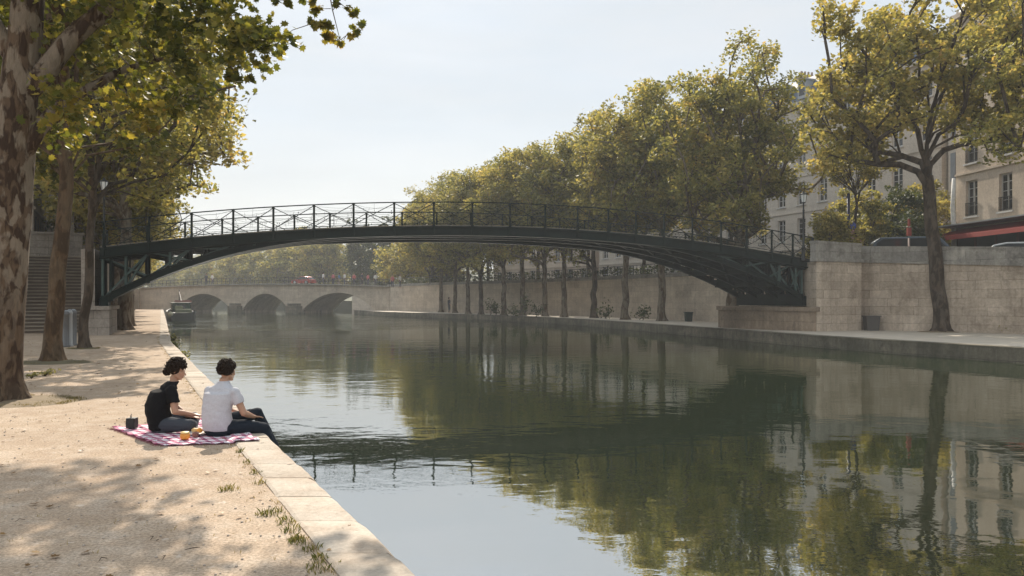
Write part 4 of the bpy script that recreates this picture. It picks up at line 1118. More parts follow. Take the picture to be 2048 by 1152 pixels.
# cafe house, right
cz = UP_R-.25
cafe, W, R, L_ = building('cafe_building', (28.75, 51.8), (30.3, 37.0), 9, cz-.2, 5, 3.35, 5, M['plaster'], 'cream cafe house with red awning at the right border', 1, first=1, ww=1.1, wh=2.25, sill=.62, chim=2)
zb = cz-.2
b = MB()
for s0, s1 in zip([i*L_/10 for i in range(10)], [(i+1)*L_/10 for i in range(10)]):
    b.add([W(s0, .05, zb+3.25), W(s1, .05, zb+3.25), W(s1, 1.5, zb+2.72), W(s0, 1.5, zb+2.72), W(s1, 1.52, zb+2.45), W(s0, 1.52, zb+2.45), W(s0, .05, zb+3.22), W(s1, .05, zb+3.22), W(s1, 1.49, zb+2.69), W(s0, 1.49, zb+2.69)], [(0,1,2,3), (3,2,4,5), (6,9,8,7)])
b.build('awning', simple('red_awning_cloth', (.34,.045,.035), .8, var=.15), cafe)
b = MB(); b.box(W(L_/2, .75, zb+3.36), (L_+.1, 1.6, .08), rot=R); b.build('canopy_ledge', M['zinc'], cafe)
b = MB()
b.box(W(L_/2, .04, zb+1.5), (L_, .06, 3.0), rot=R); b.build('shopfront', simple('dark_shopfront', (.018,.014,.013), .35), cafe)
b = MB()
for k in range(9): b.box(W(.2+k*(L_-.4)/8, .12, zb+1.4), (.12, .08, 2.8), rot=R)
b.build('shop_mullions', simple('dark_red_mullion', (.08,.03,.025), .5), cafe)
# apartment blocks further back, right bank
building('apartment_building', (33.3, 62), (22.4, 92), 12, cz, 5, 3.45, 11, M['plaster_grey'], 'grey six storey apartment house with blue mansard behind the right trees', -1, first=0, chim=5, rail=False)
building('corner_house', (35.2, 50), (33.6, 61.6), 8, cz, 5, 3.4, 4, M['plaster_grey'], 'pale grey house set back between the cafe and the apartment block', -1, chim=2, rail=False, shut=True)
building('apartment_building', (21.8, 94), (12, 110), 12, cz, 5, 3.3, 7, M['plaster_grey'], 'hazy apartment house behind the middle of the right tree row', -1, chim=4, rail=False)
building('apartment_building', (11, 112), (-3, 130), 12, cz, 4, 3.3, 8, M['plaster'], 'hazy cream apartment house at the far end of the right bank', -1, chim=4, rail=False, mansard=False)
building('apartment_building', (-29.6, 49.5), (-49, 88), 12, UP_L, 4, 3.4, 10, M['plaster_grey'], 'grey house half hidden behind the left bank trees', 1, chim=4, rail=False, shut=True)
# drainpipe mast: pale plastered flue at the corner of the cafe
b = MB(); b.tube([(28.35, 51.4, cz), (28.4, 51.4, cz+2.5), (28.33, 51.4, cz+4.6), (28.4, 51.4, cz+6.3)], [.17, .15, .14, .12], 12)
props(b.build('drainpipe', M['bark'] if False else simple('peeling_white_paint', (.62,.60,.56), .8, var=.4, scale=5)), 'pale peeling column at the left corner of the cafe house', 'column')

# ------------------------------------------------------------------ street furniture
def street_lamp(loc, h, label):
    loc = Vector(loc); r = thing('street_lamp', loc, label, 'street lamp', 'footbridge lamps')
    b = MB(); b.lathe(loc, [(.13, 0), (.13, .12), (.10, .16), (.085, .6), (.11, .64), (.10, .7), (.055, .75), (.045, h-1.0), (.06, h-.98), (.04, h-.9), (.035, h-.62), (.075, h-.58), (.11, h-.55)], 14); b.build('post', M['black'], r)
    b = MB(); z = loc.z+h-.55
    for k in range(6):
        a = math.pi/3*k+.3; a2 = a+math.pi/3
        p0 = loc+Vector((.115*math.cos(a), .115*math.sin(a), h-.55)); p1 = loc+Vector((.18*math.cos(a), .18*math.sin(a), h-.17)); b.beam(p0, p1, .016)
        q1 = loc+Vector((.18*math.cos(a2), .18*math.sin(a2), h-.17)); b.beam(p1, q1, .02)
    b.lathe(loc, [(.20, h-.175), (.19, h-.14), (.10, h-.08), (.05, h-.06), (.05, h-.03), (.02, h)], 6, False); o = b.build('lantern_frame', M['black'], r)
    b = MB(); b.lathe(loc, [(.105, h-.55), (.172, h-.18)], 6, False); b.build('lantern_glass', M['lampglass'], r)
    return r
street_lamp(P(208, 500, 36.0), 3.24, 'black street lamp with a glass lantern at the left end of the footbridge')
l2 = P(1607, 512, 40.1); street_lamp((l2.x, l2.y, 3.5), 3.50, 'black street lamp with a glass lantern at the right end of the footbridge')
b0 = P(1697, 490, 45.5); b0.z = cz
r = thing('signpost', b0, 'dark blue post with a round blue sign behind the right parapet', 'signpost')
b = MB(); b.tube([b0, b0+Vector((0, 0, 4.55))], .085, 12); b.build('post', simple('navy_paint', (.015,.02,.07), .5), r)
b = MB(); b.tube([b0+Vector((.18, -.14, 2.7)), b0+Vector((.18, -.10, 2.7))], .20, 20, smooth=False); b.build('sign_disc', simple('blue_sign', (.02,.05,.35), .4), r)
b = MB(); b.box(b0+Vector((.18, -.12, 2.2)), (.16, .1, .55)); b.box(b0+Vector((.42, -.12, 1.75)), (.55, .1, .35)); b.build('notice_panel', simple('pink_white_notice', (.55,.32,.32), .6, var=.4, scale=9), r)
b1 = P(1818, 490, 44); b1.z = cz
r = thing('traffic_signal', b1, 'slim red signal post behind the parapet beside the dark parked cars', 'traffic signal')
b = MB(); b.tube([b1, b1+Vector((0, 0, 1.9))], .05, 10); b.build('post', simple('pale_pole', (.45,.32,.28), .6), r)
b = MB(); b.box(b1+Vector((0, 0, 2.25)), (.2, .16, .45)); b.box(b1+Vector((0, 0, 2.75)), (.1, .1, .4)); b.build('signal_head', simple('red_signal_paint', (.30,.045,.03), .5), r)
def bollard(p, h, rad, mat, label, group=None):
    p = Vector(p); r = thing('bollard', p, label, 'bollard', group)
    b = MB(); b.lathe(p, [(rad*1.35, 0), (rad*1.35, .05), (rad, .07), (rad, h-.12), (rad*1.12, h-.11), (rad*1.12, h-.04), (rad*.8, h)], 14); b.build('post', mat, r)
    b = MB(); b.lathe(p, [(rad*.82, h+.001), (rad*.7, h+.03), (rad*.3, h+.05)], 12); b.build('cap', M['zinc'], r)
gm = simple('grey_bollard_paint', (.15,.15,.15), .5, bump=.002)
bollard(G(132, 694), 1.18, .10, gm, 'dark grey bollard, left one of three between the second and third left trunks')
bollard(G(139, 693), 1.20, .09, simple('pale_grey_bollard', (.42,.42,.42), .5), 'pale grey bollard, middle one of three between the left trunks')
bollard(G(147, 691), 1.20, .10, gm, 'dark grey bollard, right one of three, nearest the slim dark trunk')
def bin_(p, w, d, h, mat, label, lean=0):
    p = Vector(p); r = thing('litter_bin', p, label, 'litter bin')
    b = MB(); b.add([p+Vector((sx*w/2*s, sy*d/2*s, z)) for s, z in ((.86, 0), (1, h)) for sx, sy in ((-1,-1),(1,-1),(1,1),(-1,1))], [(3,2,1,0),(0,1,5,4),(1,2,6,5),(2,3,7,6),(3,0,4,7),(4,5,6,7)]); bevel(b.build('body', mat, r), .02)
    b = MB(); b.box(p+Vector((0, 0, h+.03)), (w*1.1, d*1.1, .06)); b.box(p+Vector((0, -d*.5, h-.05)), (w*.7, .04, .05)); b.build('lid', mat, r)
bin_(G(1377, 643), .52, .5, .62, simple('dark_green_bin', (.02,.035,.03), .5), 'small dark green bin on the right quay left of the broad bridge pier')
bin_(G(1743, 661), .7, .5, .7, simple('charcoal_bin', (.09,.08,.07), .7), 'charcoal open bin against the quay wall just right of the abutment')
bin_(G(1925, 661), .62, .5, .85, simple('blue_grey_bin', (.10,.11,.12), .6), 'blue grey utility box against the wall right of the pale leaning trunk')
bollard(G(1803, 661), .62, .045, simple('white_marker_paint', (.6,.6,.6), .5), 'thin white marker post on the quay before the stained wall')
# cars behind the parapet
def car(loc, rz, col, label, H=1.5, L_=4.3, Wd=1.78, van=False, group=None):
    r = thing('parked_car', loc, label, 'car', group, rz)
    k = H/1.5
    low = [(-.5, .25), (-.5, .62), (-.485, .80), (-.30, .88), (.47, .92), (.5, .75), (.5, .3)]
    if van: gh = [(-.40, .88), (-.27, 1.42), (-.10, 1.5), (.40, 1.48), (.475, 1.30), (.49, .90)]
    else: gh = [(-.30, .87), (-.15, 1.36), (-.02, 1.48), (.20, 1.49), (.34, 1.38), (.46, .91)]
    def prism(pro, w0, w1, zt, z0):
        V = []; n = len(pro)
        for sgn in (-1, 1):
            for x, z in pro:
                f = (z-z0)/(zt-z0) if zt > z0 else 0; w_ = w0+(w1-w0)*max(0, min(1, f)); V.append((x*L_, sgn*w_/2, z*k))
        fs = [tuple(range(n))[::-1], tuple(range(n, 2*n))]+[(i, (i+1) % n, (i+1) % n+n, i+n) for i in range(n)]
        return V, fs
    b = MB(); b.add(*prism(low, Wd, Wd*.97, .92, .25)); b.add(*prism([(x*.985, z) for x, z in gh], Wd*.90, Wd*.74, 1.5, .87))
    t = NT('car_paint'); t.set(col=col, rough=.25, metal=.4, spec=.6)
    me = b.mesh('body', t.m); o = link_mesh('body', me, r); bevel(o, .07, 3)
    b = MB(); V, fs = prism([(x*.90+.01, .94+(z-.94)*.86 if z > .94 else .93) for x, z in gh], Wd*.905, Wd*.79, 1.4, .93); b.add(V, fs)
    link_mesh('side_windows', b.mesh('side_windows', M['glass']), r)
    for s, (xa, za), (xb, zb_) in ((1, gh[0], gh[1]), (1, gh[-1], gh[-2])):
        b = MB()
        mx_, mz = (xa*.62+xb*.38)*L_, (za*.55+zb_*.45)*k
        e = -.03 if xa < 0 else .03
        q = [((xa*.8+xb*.2)*L_*.99+e, w_*Wd*.40, (za*.8+zb_*.2)*k) for w_ in (-1, 1)]+[((xa*.15+xb*.85)*L_*.99+e, w_*Wd*.345, (za*.15+zb_*.85)*k) for w_ in (1, -1)]
        b.add(q+[(x, y, z-.02) for x, y, z in q], [(0,1,2,3), (7,6,5,4), (0,4,5,1), (1,5,6,2), (2,6,7,3), (3,7,4,0)])
        link_mesh('windscreen', b.mesh('windscreen', M['glass']), r)
    for x in (-.31, .31):
        for y in (-1, 1):
            b = MB(); b.tube([(x*L_, y*(Wd/2-.2), .32), (x*L_, y*(Wd/2+.01), .32)], .32, 18); w_ = link_mesh('wheel', b.mesh('wheel', M['black']), r)
            b = MB(); b.tube([(x*L_, y*(Wd/2), .32), (x*L_, y*(Wd/2+.02), .32)], .19, 14); link_mesh('rim', b.mesh('rim', M['zinc']), w_)
    for y in (-1, 1):
        b = MB(); b.box((-.487*L_, y*Wd*.36, .70*k), (.1, .3, .14)); link_mesh('headlight', b.mesh('headlight', M['lampglass']), r)
    return r
c1 = P(1828, 490, 46); car((c1.x, c1.y, cz), math.radians(165), (.10,.13,.17), 'dark blue grey van with a pale roof, parked beside the red signal post', 2.1, 4.8, 1.9, True)
c2 = P(1775, 490, 47.5); car((c2.x, c2.y, cz), math.radians(172), (.03,.035,.045), 'dark low car parked left of the dark van behind the parapet', 1.75)
c3 = P(2052, 490, 41); car((c3.x, c3.y, cz-.15), math.radians(150), (.55,.58,.60), 'silver car whose roof shows above the parapet at the right border', 1.62)
# barge moored on the left
def barge():
    Y0 = 78.0; x0 = P(366, 640, Y0).x; base = Vector((x0, Y0, WZ)); ang = math.atan2(.45, 1)
    r = thing('barge', base, 'dark low barge moored at the left quay before the stone bridge', 'barge', rz=0)
    dirv = Vector((-.42, .907, 0)); nv = Vector((.907, .42, 0))
    def W_(s, o, z): return base+dirv*s+nv*o+Vector((0, 0, z))
    b = MB(); sec = []
    L_ = 13
    st = [0, .3, 1.5, 4, 8, 11, 12.4, 13]; wd = [1.05, 1.2, 1.28, 1.3, 1.3, 1.15, .7, .15]; hz = [1.0, .95, .88, .82, .82, .9, 1.05, 1.15]
    vs, fs = [], []
    for s, w_, h in zip(st, wd, hz):
        for o, z in ((-w_*.8, -.5), (-w_, .2), (-w_*1.02, h), (-w_*.9, h), (-w_*.88, h-.25), (w_*.88, h-.25), (w_*.9, h), (w_*1.02, h), (w_, .2), (w_*.8, -.5)): vs.append(W_(s, o, z))
    n = 10
    for i in range(len(st)-1):
        for k in range(n): fs.append((i*n+k, i*n+(k+1) % n, (i+1)*n+(k+1) % n, (i+1)*n+k))
    fs += [tuple(range(n)), tuple((len(st)-1)*n+k for k in range(n))[::-1]]
    b.add(vs, fs); b.build('hull', simple('black_green_hull', (.02,.026,.026), .5), r)
    Rm = Matrix((nv, dirv, Vector((0, 0, 1)))).transposed()
    b = MB(); b.box(W_(5.5, 0, 1.2), (1.7, 4.5, .9), rot=Rm); b.box(W_(5.5, 0, 1.69), (1.9, 4.8, .08), rot=Rm); b.build('cabin', simple('green_cabin', (.06,.10,.08), .5), r)
    for k in range(4):
        for o in (-.87, .87): b = MB(); b.box(W_(3.9+k*1.05, o, 1.3), (.04, .5, .35), rot=Rm); b.build('cabin_window', M['glass'], r)
    b = MB(); b.box(W_(3.23, 0, 1.3), (.8, .04, .4), rot=Rm); b.build('cabin_window', M['glass'], r)
    b = MB(); b.tube([W_(8.5, 0, .8), W_(8.5, 0, 3.1)], .05, 8); b.beam(W_(8.5, 0, 2.9), W_(3.5, 0, 1.9), .03); b.build('mast', M['black'], r)
    b = MB(); b.sphere(W_(.1, -1.1, .65), .24, sc=(1, 1, 1.1)); b.build('fender', simple('cream_fender', (.5,.48,.35), .6), r)
    b = MB(); b.box(W_(1.4, .1, .92), (1.5, 1.2, .35), rot=Rm); b.box(W_(2.3, -.3, 1.15), (.7, .6, .5), rot=Rm); b.build('deck_cover', simple('olive_tarp', (.22,.24,.16), .8), r)
    b = MB(); b.box(W_(4.5, .2, 1.86), (1.6, .9, .22), rot=Rm); b.build('roof_cargo', simple('red_white_cargo', (.42,.20,.18), .7, var=.6, scale=6), r)
barge()
# ------------------------------------------------------------------ people
t = NT('skin'); t.set(col=t.mix(t.noise(t.pos(), 12, 3), (.42,.23,.15), (.50,.29,.19)), rough=.5)
t.b.inputs['Subsurface Weight'].default_value = .12; t.b.inputs['Subsurface Radius'].default_value = (.02, .008, .004); M['skin'] = t.m
def cloth(name, col, scale=1.0, b_=.006):
    t = NT(name); n = t.noise(t.pos(), 60, 4); c = t.mix(n, tuple(x*.8 for x in col), tuple(min(1, x*1.15) for x in col))
    t.set(col=c, rough=.9, spec=.15)
    t.bump(t.math('ADD', t.math('MULTIPLY', n, .15), t.noise(t.pos((1, 1, .55)), 9*scale, 3, .5, 1.2)), .7, b_); return t.m
t = NT('dark_curly_hair'); n = t.noise(t.pos(), 90, 3); t.set(col=t.mix(n, (.007,.0045,.003), (.035,.018,.009)), rough=.7, spec=.2); t.bump(n, .6, .004); M['hair'] = t.m
def remesh(name, b, mat, vox, parent=None, smooth=4, disp=0.0, seed=0):
    me = b.mesh(name, mat, wloc(parent) if parent else (0, 0, 0)); o = link_mesh(name, me, parent)
    m = o.modifiers.new('r', 'REMESH'); m.mode = 'VOXEL'; m.voxel_size = vox; m.use_smooth_shade = True
    if smooth: s_ = o.modifiers.new('s', 'SMOOTH'); s_.iterations = smooth; s_.factor = .5
    bpy.context.view_layer.update()
    dg = bpy.context.evaluated_depsgraph_get(); ev = bpy.data.meshes.new_from_object(o.evaluated_get(dg))
    o.modifiers.clear(); o.data = ev; ev.name = name
    ev.materials.clear(); ev.materials.append(mat)
    if disp:
        n = len(ev.vertices); co_ = np.empty(n*3, np.float32); ev.vertices.foreach_get('co', co_); no = np.empty(n*3, np.float32); ev.vertices.foreach_get('normal', no)
        co_ = co_.reshape(-1, 3); no = no.reshape(-1, 3)
        f = np.array([mnoise.noise(Vector((c[0]*9+seed, c[1]*9, c[2]*16)))+.5*mnoise.noise(Vector((c[0]*25, c[1]*25+seed, c[2]*30))) for c in co_])
        ev.vertices.foreach_set('co', (co_+no*(f*disp)[:, None]).ravel())
    ev.polygons.foreach_set('use_smooth', [True]*len(ev.polygons)); ev.update()
    return o
def ring_loft(b, secs, n=20):
    """secs: (centre, right-vector, forward-vector, rx, ry)"""
    vs = []
    for c, r_, f_, rx, ry in secs:
        for k in range(n):
            a = 2*math.pi*k/n; ca, sa = math.cos(a), math.sin(a)
            ca = math.copysign(abs(ca)**.85, ca); sa = math.copysign(abs(sa)**.85, sa)
            vs.append(Vector(c)+Vector(r_)*(rx*ca)+Vector(f_)*(ry*sa))
    m = len(secs)
    fs = [(i*n+k, i*n+(k+1) % n, (i+1)*n+(k+1) % n, (i+1)*n+k) for i in range(m-1) for k in range(n)]+[tuple(range(n))[::-1], tuple((m-1)*n+k for k in range(n))]
    b.add(vs, fs, True)
def hand(b, w, d, pn, s=1.0, curl=.5, thumb=1):
    """palm at wrist w pointing along d, pn = palm normal (towards what it rests on), thumb side = d x pn * thumb"""
    w, d, pn = Vector(w), Vector(d).normalized(), Vector(pn).normalized(); sd = d.cross(pn).normalized()*thumb
    for k in range(4):
        b.cap(w+sd*(.026-.017*k)*s, w+d*.085*s+sd*(.030-.020*k)*s, .014*s, .0125*s, 8)
    b.cap(w-d*.01, w+d*.045*s, .024*s, .022*s, 8)
    for k, ln in enumerate((.070, .078, .072, .056)):
        p = w+d*.088*s+sd*(.030-.020*k)*s; dr = d.copy(); q = p
        for j, fr in enumerate((.46, .30, .24)):
            dr = (dr+pn*curl*(.35+.25*j)).normalized(); nx = q+dr*ln*fr*s; b.cap(q, nx, (.0098-.0012*j)*s, (.0088-.0012*j)*s, 7); q = nx
    p = w+d*.02*s+sd*.028*s; dr = (d*.6+sd*.8).normalized(); q = p
    for j, (ln, rr_) in enumerate(((.040, .0125), (.030, .0105), (.024, .0095))):
        nx = q+dr*ln*s; b.cap(q, nx, rr_*s, rr_*.88*s, 7); q = nx; dr = (dr+d*.45+pn*.15).normalized()
def head(b, c, f, up, s=1.0):
    """c centre of the skull; f the way the face looks"""
    c, f, up = Vector(c), Vector(f).normalized(), Vector(up).normalized(); f = (f-up*f.dot(up)).normalized(); r_ = f.cross(up).normalized()
    R = Matrix((r_, f, up)).transposed()
    def at(x, y, z): return c+(r_*x+f*y+up*z)*s
    b.sphere(at(0, -.012, .02), .092*s, 18, 12, sc=(.84, 1.04, 1.0), rot=R)       # skull
    b.sphere(at(0, .035, -.035), .066*s, 14, 10, sc=(.86, .85, 1.15), rot=R)        # face
    b.sphere(at(0, .055, -.088), .030*s, 10, 8, sc=(1.0, .9, .8), rot=R)            # chin
    for x in (-1, 1):
        b.cap(at(.052*x, .01, -.062), at(.022*x, .058, -.092), .020*s, .018*s, 8)   # jaw
        b.sphere(at(.030*x, .078, .006), .017*s, 8, 6, sc=(1.2, .6, .5), rot=R)     # brow
        b.sphere(at(.040*x, .062, -.025), .020*s, 8, 6, rot=R)                      # cheek
        b.sphere(at(.078*x, -.004, -.012), .018*s, 8, 8, sc=(.45, .9, 1.5), rot=R)  # ear
        b.sphere(at(.029*x, .077, -.008), .011*s, 8, 6, rot=R)                      # eye
    b.cap(at(0, .088, -.004), at(0, .112, -.036), .008*s, .012*s, 8)                # nose
    for x in (-1, 1): b.sphere(at(.010*x, .101, -.040), .009*s, 6, 6)
    b.cap(at(-.016, .088, -.062), at(.016, .088, -.062), .0075*s, .0075*s, 6); b.cap(at(-.013, .086, -.072), at(.013, .086, -.072), .008*s, .008*s, 6)
    return at
def hair(name, at, parent, seed, n, cut, blob=.022, extra=None, lift=.0, k=1.0):
    """curly hair: a cap of many small curls over the skull"""
    r_ = random.Random(seed); b = MB(); w = wloc(parent)
    cap_ = MB(); c = at(0, -.018, .028)
    b.sphere(c, .094, 16, 12, sc=(.90, 1.02, 1.0), rot=None)
    for i in range(n):
        while True:
            d = Vector((r_.gauss(0, 1), r_.gauss(0, 1), r_.gauss(0, 1))).normalized()
            if cut(d): break
        rr_ = k*(r_.uniform(.084, .109)+(.012 if r_.random() < .15 else 0))+lift*max(0, d.z); p = at(d.x*rr_*.94, -.018+d.y*rr_*1.04, .026+d.z*rr_*1.02)
        s = blob*r_.uniform(.6, 1.25)
        # one curl: a short spiral strand
        ax = Vector((r_.gauss(0, 1), r_.gauss(0, 1), r_.gauss(0, 1))).normalized(); u = ax.orthogonal().normalized(); v = ax.cross(u)
        pts = [p+u*s*math.cos(a)+v*s*math.sin(a)+ax*s*.28*(a-3) for a in [k*.9 for k in range(9)]]
        b.tube(pts, [.005, .0065, .0065, .006, .006, .0055, .005, .004, .0025], 5)
        b.sphere(at(d.x*.092*.94, -.018+d.y*.092*1.04, .026+d.z*.092), s*.75, 6, 5)
    if extra: extra(b, r_)
    return b.build(name, M['hair'], parent)

# --- person in the white shirt, seated on the kerb with the legs over the edge
def man():
    f = Vector((.34, .94, 0)).normalized(); r_ = Vector((f.y, -f.x, 0)); Z = Vector((0, 0, 1))
    pel = Vector((-3.43, 9.36, .115)); waist = Vector((-3.44, 9.345, .27)); chest = Vector((-3.43, 9.355, .43)); sh = Vector((-3.405, 9.385, .555)); nk = Vector((-3.39, 9.41, .625)); hd = Vector((-3.365, 9.455, .745))
    shR, shL = sh+r_*.178-Z*.035, sh-r_*.178-Z*.035
    elR, wrR = Vector((-3.13, 9.33, .27)), Vector((-3.09, 9.53, .205))
    elL, wrL = Vector((-3.60, 9.62, .30)), Vector((-3.42, 9.80, .24))
    hR, hL = pel+r_*.09, pel-r_*.09
    knR, anR = Vector((-2.94, 9.46, .075)), Vector((-2.79, 9.50, -.33))
    knL, anL = Vector((-3.075, 9.66, .225)), Vector((-2.855, 9.65, -.20))
    b = MB()
    ring_loft(b, [(pel-Z*.05, r_, f, .10, .08), (pel, r_, f, .15, .11), (waist, r_, f, .13, .095), (chest, r_, f, .145, .092), (sh-Z*.03, r_, f, .125, .070), (sh+Z*.01, r_, f, .085, .055), (nk-Z*.02, r_, f, .06, .055), (nk, r_, f, .052, .05), (nk+Z*.04+f*.01, r_, f, .05, .052), (hd-Z*.05, r_, f, .045, .05)])
    at = head(b, hd, Vector((.45, .89, -.10)), Vector((.02, .10, 1)), 1.0)
    for s_, e_, w_ in ((shR, elR, wrR), (shL, elL, wrL)):
        b.cap(s_, e_, .052, .038, 12); b.cap(e_, e_+(w_-e_)*.4, .038, .037, 12); b.cap(e_+(w_-e_)*.4, w_, .037, .024, 12)
    hand(b, wrR, (wrR-elR).normalized()*.6+Vector((.1, .5, -.1)), (0, 0, -1), 1.0, .35, -1)
    hand(b, wrL, (wrL-elL).normalized()+Vector((.3, 0, -.2)), (0, 0, -1), 1.0, .35, 1)
    for h_, k_, a_ in ((hR, knR, anR), (hL, knL, anL)):
        b.cap(h_, k_, .07, .05, 12); b.cap(k_, a_, .048, .034, 12); b.cap(a_, a_+Vector((.04, .10, -.08)), .030, .024, 8)
    body = remesh('person', b, M['skin'], .0062, None, 3)
    props(body, 'person in a white t-shirt, back turned, legs hanging over the water edge', 'person', 'two people on the picnic blanket')
    # t-shirt
    b = MB()
    ring_loft(b, [(pel-Z*.045-f*.02, r_, f, .165, .135), (pel+Z*.04-f*.03, r_, f, .178, .142), (waist-f*.015, r_, f, .178, .130), (waist+Z*.08-f*.005, r_, f, .182, .128), (chest, r_, f, .192, .128), (chest+Z*.07, r_, f, .190, .112), (sh-Z*.035, r_, f, .176, .098), (sh+Z*.005, r_, f, .148, .082), (sh+(nk-sh)*.5, r_, f, .108, .072), (nk-Z*.004, r_, f, .066, .064), (nk+Z*.012, r_, f, .060, .060)], 28)
    for s_, e_ in ((shR, elR), (shL, elL)):
        m = s_+(e_-s_)*.56; b.sphere(s_-Z*.01, .064, 12, 8); b.tube([s_-(e_-s_)*.02, s_+(e_-s_)*.25, m], [.058, .068, .066], 14)
    sh_o = remesh('t_shirt', b, cloth('white_cotton', (.56,.55,.58), 1, .010), .0075, body, 5, .005, 3)
    b = MB()
    ring_loft(b, [(pel-Z*.115, r_, f, .13, .12), (pel-Z*.06, r_, f, .165, .14), (pel+Z*.03, r_, f, .158, .13), (pel+Z*.075, r_, f, .145, .12)], 20)
    for h_, k_, a_ in ((hR, knR, anR), (hL, knL, anL)):
        m = h_+(k_-h_)*.5+Z*.005
        b.cap(h_-Z*.015, m, .096, .084, 14); b.cap(m, k_, .084, .067, 14); b.cap(k_, k_+(a_-k_)*.5, .064, .058, 14); b.cap(k_+(a_-k_)*.5, a_, .058, .050, 14)
    remesh('trousers', b, cloth('dark_navy_denim', (.016,.022,.032), .8), .0075, body, 3, .006, 8)
    for a_, nm in ((anR, 0), (anL, 1)):
        b = MB(); q = a_+Vector((.04, .11, -.085)); b.cap(a_+Vector((-.01, -.005, -.04)), q, .043, .036, 12); remesh('shoe', b, M['black'], .008, body, 3)
    def cut(d): return (d.z > -.45 and d.y < .45) or (d.z > .35) if True else True
    hair('hair', at, body, 4, 330, lambda d: (d.y < .35 and d.z > -.62) or (d.z > .28), .015, lift=.014, k=.90)
man()
